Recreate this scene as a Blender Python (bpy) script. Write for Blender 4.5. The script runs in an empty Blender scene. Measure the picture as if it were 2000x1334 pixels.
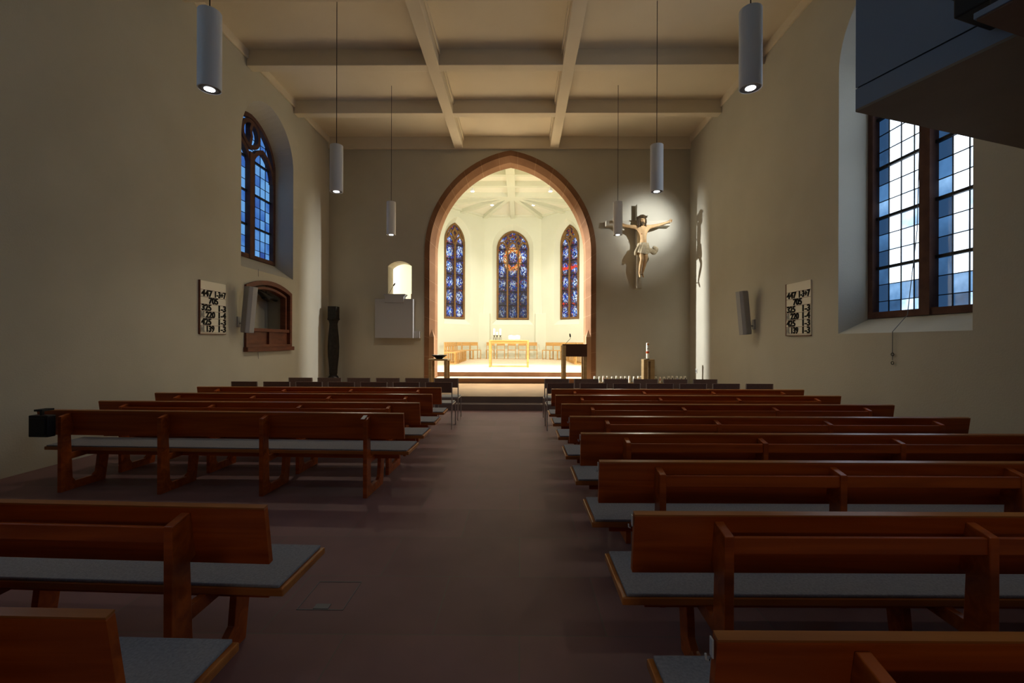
import bpy, bmesh, math, random
from mathutils import Vector, Matrix
from mathutils.geometry import tessellate_polygon
random.seed(7)
PI = math.pi
C = bpy.context.scene.collection
SC = bpy.context.scene

# ------------------------------------------------------------------ camera
cam_d = bpy.data.cameras.new('camera')
cam_d.sensor_width = 36.0
cam_d.lens = 16.0
cam_d.shift_x = -0.004
cam_d.shift_y = 0.0005
cam_d.clip_start = 0.05
cam_d.clip_end = 200
cam = bpy.data.objects.new('camera', cam_d)
C.objects.link(cam)
cam.matrix_world = (Matrix.Translation((0, 0, 1.6)) @ Matrix.Rotation(0.009, 4, 'Z') @ Matrix.Rotation(PI / 2, 4, 'X') @ Matrix.Rotation(0.0028, 4, 'Z'))
SC.camera = cam

# ------------------------------------------------------------------ world, exposure
w = bpy.data.worlds.new('dusk')
SC.world = w
w.use_nodes = True
w.node_tree.nodes['Background'].inputs[0].default_value = (0.05, 0.09, 0.22, 1)
w.node_tree.nodes['Background'].inputs[1].default_value = 0.25
SC.view_settings.view_transform = 'Standard'
SC.view_settings.look = 'None'
SC.view_settings.exposure = 0.0
SC.view_settings.gamma = 1.0
SC.view_settings.use_curve_mapping = False
try:
    SC.cycles.use_denoising = True
    SC.cycles.max_bounces = 8
    SC.cycles.diffuse_bounces = 5
    SC.cycles.glossy_bounces = 3
    SC.cycles.sample_clamp_indirect = 6.0
    SC.cycles.caustics_reflective = False
    SC.cycles.caustics_refractive = False
except Exception:
    pass

# room measures
XL, XR, YE, YB = -6.0, 5.27, 14.2, -4.5
ZC, ZB = 7.97, 7.62          # ceiling, underside of its beams
ZP, ZH = 0.30, 0.60          # nave platform, chancel floor
YT = 14.8                    # chancel side of the end wall


def spot(name, loc, target, energy, color, angle, blend=0.5, size=0.08, parent=None):
    d = bpy.data.lights.new(name, 'SPOT')
    d.energy = energy
    d.color = color
    d.spot_size = math.radians(angle)
    d.spot_blend = blend
    d.shadow_soft_size = size
    o = bpy.data.objects.new(name, d)
    C.objects.link(o)
    o.location = loc
    v = Vector(target) - Vector(loc)
    o.rotation_euler = v.to_track_quat('-Z', 'Y').to_euler()
    if parent:
        o.parent = parent
        o.matrix_parent_inverse = parent.matrix_world.inverted()
    return o


WARM = (1.0, 0.90, 0.60)
COOLW = (1.0, 0.975, 0.86)
# flood lights on the chancel side walls just behind the arch
FLOODC = (1.0, 1.0, 0.95)
for sx_, ox_, es_ in ((-4.32, XR, 6200), (3.42, XL, 1900)):
    spot('flood_light_beam', (sx_, 15.2, 5.1), (-0.45 + sx_ * 0.1, 22.0, 1.2), 1250, FLOODC, 122, 0.6, 0.08)
    spot('side_light_beam', (sx_, 15.2, 5.1), (ox_, 14.0, 1.8), es_, FLOODC, 54, 1.0, 0.06)
# unseen fill lights added above the arch bay to brighten floor and nave
spot('bay_fill_beam', (-2.2, 16.9, 9.2), (-1.0, 16.4, 0.6), 4300, COOLW, 62, 0.8, 0.1)
spot('bay_fill_beam', (1.3, 16.9, 9.2), (0.1, 16.4, 0.6), 4300, COOLW, 62, 0.8, 0.1)
# unseen fill light added behind the last pews to brighten the pew backs
spot('rear_fill_beam', (0.4, -4.1, 2.3), (0.6, 3.2, 0.3), 62, (1.0, 0.80, 0.58), 75, 1.0, 0.3)
# accent spot on the crucifix
spot('crucifix_spot_beam', (5.1, 10.6, 5.6), (3.98, 14.2, 5.24), 620, (0.96, 0.98, 0.95), 33, 1.0, 0.03)
spot('crucifix_wide_beam', (5.1, 10.6, 5.6), (3.8, 14.2, 5.0), 260, (0.98, 0.97, 0.92), 50, 1.0, 0.03)

# ------------------------------------------------------------------ materials
MATS = {}


def nmat(name, col, rough=0.6, spec=0.3, metal=0.0):
    m = bpy.data.materials.new(name)
    m.use_nodes = True
    b = m.node_tree.nodes['Principled BSDF']
    b.inputs['Base Color'].default_value = (*col, 1)
    b.inputs['Roughness'].default_value = rough
    b.inputs['Specular IOR Level'].default_value = spec
    b.inputs['Metallic'].default_value = metal
    MATS[name] = m
    return m


def N(m, t, **kw):
    n = m.node_tree.nodes.new(t)
    for k, v in kw.items():
        setattr(n, k, v)
    return n


def L(m, a, b):
    m.node_tree.links.new(a, b)


def bsdf(m):
    return m.node_tree.nodes['Principled BSDF']


def noisy(name, c1, c2, scale=3.0, rough=0.7, spec=0.3, stretch=(1, 1, 1), detail=5, bump=0.0, bscale=60, rand=False, coord='Object', dist=0.0, lo=0.35, hi=0.65):
    m = nmat(name, c1, rough, spec)
    tc = N(m, 'ShaderNodeTexCoord')
    mp = N(m, 'ShaderNodeMapping')
    mp.inputs['Scale'].default_value = stretch
    L(m, tc.outputs[coord], mp.inputs['Vector'])
    src = mp.outputs[0]
    if rand:
        oi = N(m, 'ShaderNodeObjectInfo')
        va = N(m, 'ShaderNodeVectorMath', operation='MULTIPLY_ADD')
        L(m, oi.outputs['Random'], va.inputs[0])
        va.inputs[1].default_value = (31, 17, 23)
        L(m, src, va.inputs[2])
        src = va.outputs[0]
    nz = N(m, 'ShaderNodeTexNoise')
    nz.inputs['Scale'].default_value = scale
    nz.inputs['Detail'].default_value = detail
    nz.inputs['Distortion'].default_value = dist
    L(m, src, nz.inputs['Vector'])
    cr = N(m, 'ShaderNodeValToRGB')
    cr.color_ramp.elements[0].position = lo
    cr.color_ramp.elements[0].color = (*c1, 1)
    cr.color_ramp.elements[1].position = hi
    cr.color_ramp.elements[1].color = (*c2, 1)
    L(m, nz.outputs['Fac'], cr.inputs[0])
    L(m, cr.outputs[0], bsdf(m).inputs['Base Color'])
    if bump > 0:
        n2 = N(m, 'ShaderNodeTexNoise')
        n2.inputs['Scale'].default_value = bscale
        n2.inputs['Detail'].default_value = 6
        L(m, src, n2.inputs['Vector'])
        bp = N(m, 'ShaderNodeBump')
        bp.inputs['Strength'].default_value = bump
        bp.inputs['Distance'].default_value = 0.01
        L(m, n2.outputs['Fac'], bp.inputs['Height'])
        L(m, bp.outputs[0], bsdf(m).inputs['Normal'])
    return m


noisy('plaster', (0.51, 0.485, 0.405), (0.54, 0.515, 0.435), 1.2, 0.9, 0.15, bump=0.25, bscale=45)
noisy('ceiling_plaster', (0.72, 0.64, 0.50), (0.76, 0.68, 0.54), 0.8, 0.9, 0.15, bump=0.15, bscale=30)
noisy('chancel_plaster', (0.73, 0.74, 0.62), (0.75, 0.76, 0.64), 1.2, 0.9, 0.15)
noisy('pew_wood', (0.50, 0.105, 0.011), (0.30, 0.052, 0.005), 1.6, 0.36, 0.42, stretch=(0.35, 6, 6), rand=True, dist=1.5)
noisy('pew_edge', (0.48, 0.18, 0.04), (0.34, 0.11, 0.022), 2.0, 0.28, 0.5, stretch=(0.35, 6, 6), rand=True)
noisy('felt', (0.24, 0.25, 0.285), (0.31, 0.32, 0.355), 90, 0.95, 0.1, bump=0.3, bscale=220)
noisy('chair_fabric', (0.17, 0.105, 0.085), (0.20, 0.125, 0.10), 60, 0.9, 0.1)
noisy('chair_seat', (0.32, 0.33, 0.35), (0.38, 0.38, 0.39), 60, 0.9, 0.1)
nmat('chancel_ceiling', (0.86, 0.84, 0.74), 0.9, 0.1)
nmat('chrome', (0.42, 0.38, 0.35), 0.3, 0.5, 0.35)
noisy('oak', (0.62, 0.36, 0.12), (0.52, 0.28, 0.085), 2.5, 0.5, 0.35, stretch=(1, 1, 6), rand=True)
noisy('dull_oak', (0.42, 0.30, 0.15), (0.34, 0.23, 0.11), 2.5, 0.55, 0.3, stretch=(1, 1, 6))
noisy('dark_panel', (0.07, 0.028, 0.014), (0.05, 0.02, 0.010), 2.5, 0.6, 0.3)
noisy('brown_frame', (0.17, 0.05, 0.022), (0.11, 0.03, 0.014), 3, 0.5, 0.35, stretch=(1, 1, 4))
noisy('black_wood', (0.010, 0.008, 0.007), (0.022, 0.017, 0.013), 14, 0.65, 0.3, bump=0.6, bscale=18)
noisy('tracery_stone', (0.12, 0.060, 0.042), (0.09, 0.044, 0.033), 6, 0.85, 0.2)
noisy('chancel_tracery', (0.22, 0.125, 0.05), (0.17, 0.09, 0.035), 6, 0.8, 0.2)
nmat('white_metal', (0.90, 0.91, 0.93), 0.45, 0.4)
nmat('speaker_grey', (0.34, 0.34, 0.36), 0.5, 0.3)
nmat('black_metal', (0.012, 0.012, 0.012), 0.45, 0.4)
nmat('black_plastic', (0.015, 0.014, 0.016), 0.4, 0.4)
nmat('ring_grey', (0.17, 0.17, 0.18), 0.5, 0.3)
nmat('lead', (0.012, 0.011, 0.012), 0.6, 0.3)
nmat('iron', (0.02, 0.014, 0.008), 0.5, 0.4)
nmat('wax', (0.85, 0.82, 0.72), 0.5, 0.4)
nmat('paper', (0.85, 0.84, 0.80), 0.8, 0.1)
nmat('board_cream', (0.86, 0.82, 0.70), 0.7, 0.2)
nmat('ink', (0.012, 0.011, 0.010), 0.7, 0.1)
nmat('pale_letter', (0.42, 0.41, 0.38), 0.7, 0.1)
nmat('red_wax', (0.55, 0.07, 0.02), 0.5, 0.3)
nmat('gold', (0.75, 0.42, 0.06), 0.4, 0.5)
nmat('green_wax', (0.12, 0.22, 0.05), 0.5, 0.3)
nmat('blue_wax', (0.08, 0.13, 0.4), 0.5, 0.3)
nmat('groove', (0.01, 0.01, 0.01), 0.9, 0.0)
nmat('pulpit_white', (0.42, 0.42, 0.44), 0.7, 0.2)
nmat('gallery_paint', (0.27, 0.35, 0.47), 0.7, 0.2)
noisy('gallery_underside', (0.28, 0.24, 0.19), (0.31, 0.27, 0.21), 2, 0.85, 0.15)
noisy('gallery_brown', (0.21, 0.13, 0.085), (0.17, 0.10, 0.065), 2, 0.7, 0.2)
noisy('skin', (0.62, 0.42, 0.22), (0.52, 0.33, 0.16), 9, 0.6, 0.25)
noisy('carved_cloth', (0.60, 0.52, 0.36), (0.46, 0.38, 0.24), 12, 0.7, 0.2)
noisy('dark_hair', (0.045, 0.028, 0.014), (0.09, 0.06, 0.03), 14, 0.7, 0.2, bump=0.6, bscale=30)
nmat('blood', (0.22, 0.03, 0.015), 0.5, 0.3)
nmat('switch_white', (0.6, 0.6, 0.56), 0.4, 0.4)
nmat('clear_plastic', (0.62, 0.66, 0.72), 0.15, 0.5)

# floor stone slabs
m = nmat('floor_stone', (0.2, 0.14, 0.12), 0.55, 0.28)
tc = N(m, 'ShaderNodeTexCoord')
br = N(m, 'ShaderNodeTexBrick')
br.offset = 0.5
br.inputs['Color1'].default_value = (0.225, 0.122, 0.13, 1)
br.inputs['Color2'].default_value = (0.18, 0.098, 0.104, 1)
br.inputs['Mortar'].default_value = (0.16, 0.13, 0.12, 1)
br.inputs['Scale'].default_value = 1.0
br.inputs['Mortar Size'].default_value = 0.003
br.inputs['Brick Width'].default_value = 0.95
br.inputs['Row Height'].default_value = 0.62
L(m, tc.outputs['Object'], br.inputs['Vector'])
nz = N(m, 'ShaderNodeTexNoise')
nz.inputs['Scale'].default_value = 2.2
nz.inputs['Detail'].default_value = 8
L(m, tc.outputs['Object'], nz.inputs['Vector'])
mr = N(m, 'ShaderNodeMapRange')
mr.inputs[3].default_value = 0.78
mr.inputs[4].default_value = 1.2
L(m, nz.outputs['Fac'], mr.inputs[0])
mx = N(m, 'ShaderNodeMix', data_type='RGBA', blend_type='MULTIPLY')
mx.inputs[0].default_value = 1
L(m, br.outputs['Color'], mx.inputs[6])
L(m, mr.outputs[0], mx.inputs[7])
L(m, mx.outputs[2], bsdf(m).inputs['Base Color'])
# step and chancel floor stone
noisy('step_stone', (0.31, 0.165, 0.09), (0.25, 0.125, 0.068), 2.0, 0.6, 0.3)
noisy('nave_step_stone', (0.13, 0.095, 0.09), (0.16, 0.115, 0.10), 2.0, 0.6, 0.3)
noisy('platform_stone', (0.37, 0.225, 0.105), (0.31, 0.18, 0.085), 2.0, 0.5, 0.3)
noisy('chancel_stone', (0.76, 0.62, 0.45), (0.68, 0.55, 0.39), 3.0, 0.42, 0.35, stretch=(4, 0.6, 1))
# arch sandstone with joints
m = nmat('arch_stone', (0.30, 0.14, 0.08), 0.8, 0.2)
tc = N(m, 'ShaderNodeTexCoord')
nz = N(m, 'ShaderNodeTexNoise')
nz.inputs['Scale'].default_value = 1.4
nz.inputs['Detail'].default_value = 7
L(m, tc.outputs['Object'], nz.inputs['Vector'])
cr = N(m, 'ShaderNodeValToRGB')
cr.color_ramp.elements[0].color = (0.22, 0.108, 0.055, 1)
cr.color_ramp.elements[0].position = 0.3
cr.color_ramp.elements[1].color = (0.31, 0.165, 0.09, 1)
cr.color_ramp.elements[1].position = 0.7
L(m, nz.outputs['Fac'], cr.inputs[0])
uv = N(m, 'ShaderNodeUVMap')
sx = N(m, 'ShaderNodeSeparateXYZ')
L(m, uv.outputs[0], sx.inputs[0])
md = N(m, 'ShaderNodeMath', operation='FRACT')
L(m, sx.outputs[0], md.inputs[0])
lt = N(m, 'ShaderNodeMath', operation='LESS_THAN')
L(m, md.outputs[0], lt.inputs[0])
lt.inputs[1].default_value = 0.018
mx = N(m, 'ShaderNodeMix', data_type='RGBA')
L(m, lt.outputs[0], mx.inputs[0])
L(m, cr.outputs[0], mx.inputs[6])
mx.inputs[7].default_value = (0.42, 0.25, 0.15, 1)
L(m, mx.outputs[2], bsdf(m).inputs['Base Color'])


def emis(name, col, s):
    m = nmat(name, (0, 0, 0), 0.4, 0.2)
    b = bsdf(m)
    b.inputs['Emission Color'].default_value = (*col, 1)
    b.inputs['Emission Strength'].default_value = s
    return m


emis('led', (0.95, 0.97, 1.0), 12.0)
emis('spot_lens', (1.0, 0.98, 0.9), 30.0)


def leaded(name, ramp, strength, border=None, cell=(0.23, 0.267), cloud=0.5):
    """Cathedral glass: each quarry its own tint; daylight behind."""
    m = nmat(name, (0.02, 0.03, 0.05), 0.12, 0.5)
    uv = N(m, 'ShaderNodeUVMap')
    dv = N(m, 'ShaderNodeVectorMath', operation='DIVIDE')
    dv.inputs[1].default_value = (cell[0], cell[1], 1)
    L(m, uv.outputs[0], dv.inputs[0])
    fl = N(m, 'ShaderNodeVectorMath', operation='FLOOR')
    L(m, dv.outputs[0], fl.inputs[0])
    wn = N(m, 'ShaderNodeTexWhiteNoise', noise_dimensions='2D')
    L(m, fl.outputs[0], wn.inputs['Vector'])
    nz = N(m, 'ShaderNodeTexNoise')
    nz.inputs['Scale'].default_value = 1.7
    nz.inputs['Detail'].default_value = 6
    L(m, uv.outputs[0], nz.inputs['Vector'])
    nz2 = N(m, 'ShaderNodeTexNoise')
    nz2.inputs['Scale'].default_value = 0.35
    nz2.inputs['Detail'].default_value = 1
    L(m, uv.outputs[0], nz2.inputs['Vector'])
    a = N(m, 'ShaderNodeMath', operation='MULTIPLY_ADD')
    L(m, nz.outputs['Fac'], a.inputs[0])
    a.inputs[1].default_value = cloud
    L(m, nz2.outputs['Fac'], a.inputs[2])
    a2 = N(m, 'ShaderNodeMath', operation='MULTIPLY_ADD')
    L(m, wn.outputs['Value'], a2.inputs[0])
    a2.inputs[1].default_value = 0.42
    L(m, a.outputs[0], a2.inputs[2])
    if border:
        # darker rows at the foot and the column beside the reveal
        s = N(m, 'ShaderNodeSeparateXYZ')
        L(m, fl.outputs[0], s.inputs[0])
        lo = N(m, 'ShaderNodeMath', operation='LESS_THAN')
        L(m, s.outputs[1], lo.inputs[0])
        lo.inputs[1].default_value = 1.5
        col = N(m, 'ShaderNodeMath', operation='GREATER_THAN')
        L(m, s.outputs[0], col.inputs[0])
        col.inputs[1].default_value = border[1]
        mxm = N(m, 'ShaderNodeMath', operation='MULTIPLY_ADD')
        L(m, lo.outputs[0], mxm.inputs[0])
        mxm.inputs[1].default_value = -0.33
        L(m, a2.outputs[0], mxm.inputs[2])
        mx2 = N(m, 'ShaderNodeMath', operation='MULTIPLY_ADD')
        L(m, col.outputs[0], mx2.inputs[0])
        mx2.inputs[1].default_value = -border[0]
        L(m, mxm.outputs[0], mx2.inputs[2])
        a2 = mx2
    cr = N(m, 'ShaderNodeValToRGB')
    e = cr.color_ramp.elements
    e[0].position, e[0].color = ramp[0][0], (*ramp[0][1], 1)
    e[1].position, e[1].color = ramp[-1][0], (*ramp[-1][1], 1)
    for p, c in ramp[1:-1]:
        q = e.new(p)
        q.color = (*c, 1)
    L(m, a2.outputs[0], cr.inputs[0])
    b = bsdf(m)
    L(m, cr.outputs[0], b.inputs['Emission Color'])
    b.inputs['Emission Strength'].default_value = strength
    return m


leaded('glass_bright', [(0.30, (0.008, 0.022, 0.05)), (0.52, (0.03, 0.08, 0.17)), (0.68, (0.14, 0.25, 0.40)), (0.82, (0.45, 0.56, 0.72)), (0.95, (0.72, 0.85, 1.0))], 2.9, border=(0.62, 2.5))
leaded('glass_day', [(0.30, (0.04, 0.09, 0.2)), (0.60, (0.25, 0.45, 0.85)), (0.9, (0.45, 0.72, 1.0))], 1.3)
leaded('glass_blue', [(0.45, (0.015, 0.025, 0.16)), (0.65, (0.03, 0.07, 0.32)), (0.82, (0.05, 0.17, 0.55)), (1.0, (0.16, 0.42, 0.85))], 0.85)


def stained(name, red, seed, panel=(0.66, 0.94), dark_low=0.0, gold=0.0):
    """Stained glass: small pieces, blue-white medallions in each panel, dark and red surrounds."""
    m = nmat(name, (0.01, 0.01, 0.015), 0.25, 0.4)
    uv = N(m, 'ShaderNodeUVMap')
    off = N(m, 'ShaderNodeVectorMath', operation='ADD')
    off.inputs[1].default_value = (seed * 3.1, seed * 7.7, seed)
    L(m, uv.outputs[0], off.inputs[0])
    sc_ = N(m, 'ShaderNodeVectorMath', operation='MULTIPLY')
    sc_.inputs[1].default_value = (1.6, 0.8, 1)
    L(m, off.outputs[0], sc_.inputs[0])
    v = N(m, 'ShaderNodeTexVoronoi')
    v.inputs['Scale'].default_value = 15.0
    L(m, sc_.outputs[0], v.inputs['Vector'])
    ve = N(m, 'ShaderNodeTexVoronoi', feature='DISTANCE_TO_EDGE')
    ve.inputs['Scale'].default_value = 15.0
    L(m, sc_.outputs[0], ve.inputs['Vector'])
    sp = N(m, 'ShaderNodeSeparateColor')
    L(m, v.outputs['Color'], sp.inputs[0])
    # medallion mask
    dv = N(m, 'ShaderNodeVectorMath', operation='DIVIDE')
    dv.inputs[1].default_value = (panel[0], panel[1], 1)
    L(m, uv.outputs[0], dv.inputs[0])
    fr = N(m, 'ShaderNodeVectorMath', operation='FRACTION')
    L(m, dv.outputs[0], fr.inputs[0])
    sub = N(m, 'ShaderNodeVectorMath', operation='SUBTRACT')
    sub.inputs[1].default_value = (0.5, 0.5, 0)
    L(m, fr.outputs[0], sub.inputs[0])
    msk = N(m, 'ShaderNodeVectorMath', operation='MULTIPLY')
    msk.inputs[1].default_value = (1.25, 1.0, 0)
    L(m, sub.outputs[0], msk.inputs[0])
    ln = N(m, 'ShaderNodeVectorMath', operation='LENGTH')
    L(m, msk.outputs[0], ln.inputs[0])
    n1 = N(m, 'ShaderNodeTexNoise')
    n1.inputs['Scale'].default_value = 2.3
    L(m, off.outputs[0], n1.inputs['Vector'])
    ad = N(m, 'ShaderNodeMath', operation='MULTIPLY_ADD')
    L(m, n1.outputs['Fac'], ad.inputs[0])
    ad.inputs[1].default_value = 0.45
    L(m, ln.outputs['Value'], ad.inputs[2])
    mk = N(m, 'ShaderNodeMapRange')
    mk.inputs[1].default_value = 0.66
    mk.inputs[2].default_value = 0.46
    L(m, ad.outputs[0], mk.inputs[0])
    inr = N(m, 'ShaderNodeValToRGB')
    inr.color_ramp.interpolation = 'CONSTANT'
    e = inr.color_ramp.elements
    e[0].position, e[0].color = 0, (0.01, 0.015, 0.15, 1)
    e[1].position, e[1].color = 0.30, (0.02, 0.09, 0.72, 1)
    for p, c in ((0.42, (0.10, 0.35, 1.0)), (0.54, (0.75, 0.88, 1.0)), (0.80, (0.015, 0.015, 0.03)), (0.88, (0.5, 0.5, 0.62))):
        q = e.new(p)
        q.color = (*c, 1)
    L(m, sp.outputs[0], inr.inputs[0])
    outr = N(m, 'ShaderNodeValToRGB')
    outr.color_ramp.interpolation = 'CONSTANT'
    e = outr.color_ramp.elements
    e[0].position, e[0].color = 0, (0.035, 0.018, 0.02, 1)
    e[1].position, e[1].color = 0.42, (0.015, 0.02, 0.10, 1)
    for p, c in ((0.60, (0.06, 0.03, 0.035)), (0.84, (0.02, 0.05, 0.4)), (1.0 - red * 0.6, (0.45, 0.03, 0.015))):
        q = e.new(p)
        q.color = (*c, 1)
    L(m, sp.outputs[1], outr.inputs[0])
    mx = N(m, 'ShaderNodeMix', data_type='RGBA')
    L(m, mk.outputs[0], mx.inputs[0])
    L(m, outr.outputs[0], mx.inputs[6])
    L(m, inr.outputs[0], mx.inputs[7])
    cur = mx.outputs[2]
    sxyz = N(m, 'ShaderNodeSeparateXYZ')
    L(m, uv.outputs[0], sxyz.inputs[0])
    if gold > 0:
        # golden glory around the middle figure, high in the window
        s3 = N(m, 'ShaderNodeVectorMath', operation='SUBTRACT')
        s3.inputs[1].default_value = (0.98, 3.75, 0)
        L(m, uv.outputs[0], s3.inputs[0])
        s4 = N(m, 'ShaderNodeVectorMath', operation='MULTIPLY')
        s4.inputs[1].default_value = (1.0, 0.75, 0)
        L(m, s3.outputs[0], s4.inputs[0])
        l3 = N(m, 'ShaderNodeVectorMath', operation='LENGTH')
        L(m, s4.outputs[0], l3.inputs[0])
        g1 = N(m, 'ShaderNodeMapRange')
        g1.inputs[1].default_value = 0.62
        g1.inputs[2].default_value = 0.5
        L(m, l3.outputs['Value'], g1.inputs[0])
        g2 = N(m, 'ShaderNodeMapRange')
        g2.inputs[1].default_value = 0.30
        g2.inputs[2].default_value = 0.36
        L(m, l3.outputs['Value'], g2.inputs[0])
        gg = N(m, 'ShaderNodeMath', operation='MULTIPLY')
        L(m, g1.outputs[0], gg.inputs[0])
        L(m, g2.outputs[0], gg.inputs[1])
        gc = N(m, 'ShaderNodeValToRGB')
        gc.color_ramp.interpolation = 'CONSTANT'
        e = gc.color_ramp.elements
        e[0].position, e[0].color = 0, (0.85, 0.33, 0.04, 1)
        e[1].position, e[1].color = 0.35, (0.9, 0.75, 0.45, 1)
        for p, c in ((0.55, (0.06, 0.02, 0.02)), (0.75, (0.75, 0.15, 0.02))):
            q = e.new(p)
            q.color = (*c, 1)
        L(m, sp.outputs[2], gc.inputs[0])
        mg = N(m, 'ShaderNodeMix', data_type='RGBA')
        L(m, gg.outputs[0], mg.inputs[0])
        L(m, cur, mg.inputs[6])
        L(m, gc.outputs[0], mg.inputs[7])
        cur = mg.outputs[2]
    if red > 0.1:
        n3 = N(m, 'ShaderNodeTexNoise')
        n3.inputs['Scale'].default_value = 5.0
        L(m, off.outputs[0], n3.inputs['Vector'])
        for zc in (3.05, 0.93):
            z1 = N(m, 'ShaderNodeMath', operation='SUBTRACT')
            L(m, sxyz.outputs[1], z1.inputs[0])
            z1.inputs[1].default_value = zc
            z2 = N(m, 'ShaderNodeMath', operation='ABSOLUTE')
            L(m, z1.outputs[0], z2.inputs[0])
            z3 = N(m, 'ShaderNodeMath', operation='MULTIPLY_ADD')
            L(m, n3.outputs['Fac'], z3.inputs[0])
            z3.inputs[1].default_value = 0.8
            L(m, z2.outputs[0], z3.inputs[2])
            z4 = N(m, 'ShaderNodeMath', operation='LESS_THAN')
            L(m, z3.outputs[0], z4.inputs[0])
            z4.inputs[1].default_value = 0.46 if zc > 2 else 0.40
            mr_ = N(m, 'ShaderNodeMix', data_type='RGBA')
            L(m, z4.outputs[0], mr_.inputs[0])
            L(m, cur, mr_.inputs[6])
            mr_.inputs[7].default_value = (0.8, 0.05, 0.02, 1)
            cur = mr_.outputs[2]
    if dark_low > 0:
        dl = N(m, 'ShaderNodeMapRange')
        dl.inputs[1].default_value = 1.2
        dl.inputs[2].default_value = 3.4
        dl.inputs[3].default_value = 1 - dark_low
        dl.inputs[4].default_value = 1.0
        L(m, sxyz.outputs[1], dl.inputs[0])
        md_ = N(m, 'ShaderNodeMix', data_type='RGBA', blend_type='MULTIPLY')
        md_.inputs[0].default_value = 1
        L(m, cur, md_.inputs[6])
        L(m, dl.outputs[0], md_.inputs[7])
        cur = md_.outputs[2]
    ed = N(m, 'ShaderNodeMath', operation='GREATER_THAN')
    L(m, ve.outputs['Distance'], ed.inputs[0])
    ed.inputs[1].default_value = 0.045
    mf = N(m, 'ShaderNodeMix', data_type='RGBA', blend_type='MULTIPLY')
    mf.inputs[0].default_value = 1
    L(m, cur, mf.inputs[6])
    L(m, ed.outputs[0], mf.inputs[7])
    L(m, mf.outputs[2], bsdf(m).inputs['Emission Color'])
    bsdf(m).inputs['Emission Strength'].default_value = 1.25
    return m


stained('stained_left', 0.06, 1.0, (0.74, 0.874))
stained('stained_middle', 0.08, 2.0, (0.6667, 0.872), dark_low=0.72, gold=1.0)
stained('stained_right', 0.16, 3.0, (0.70, 0.864))


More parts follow.
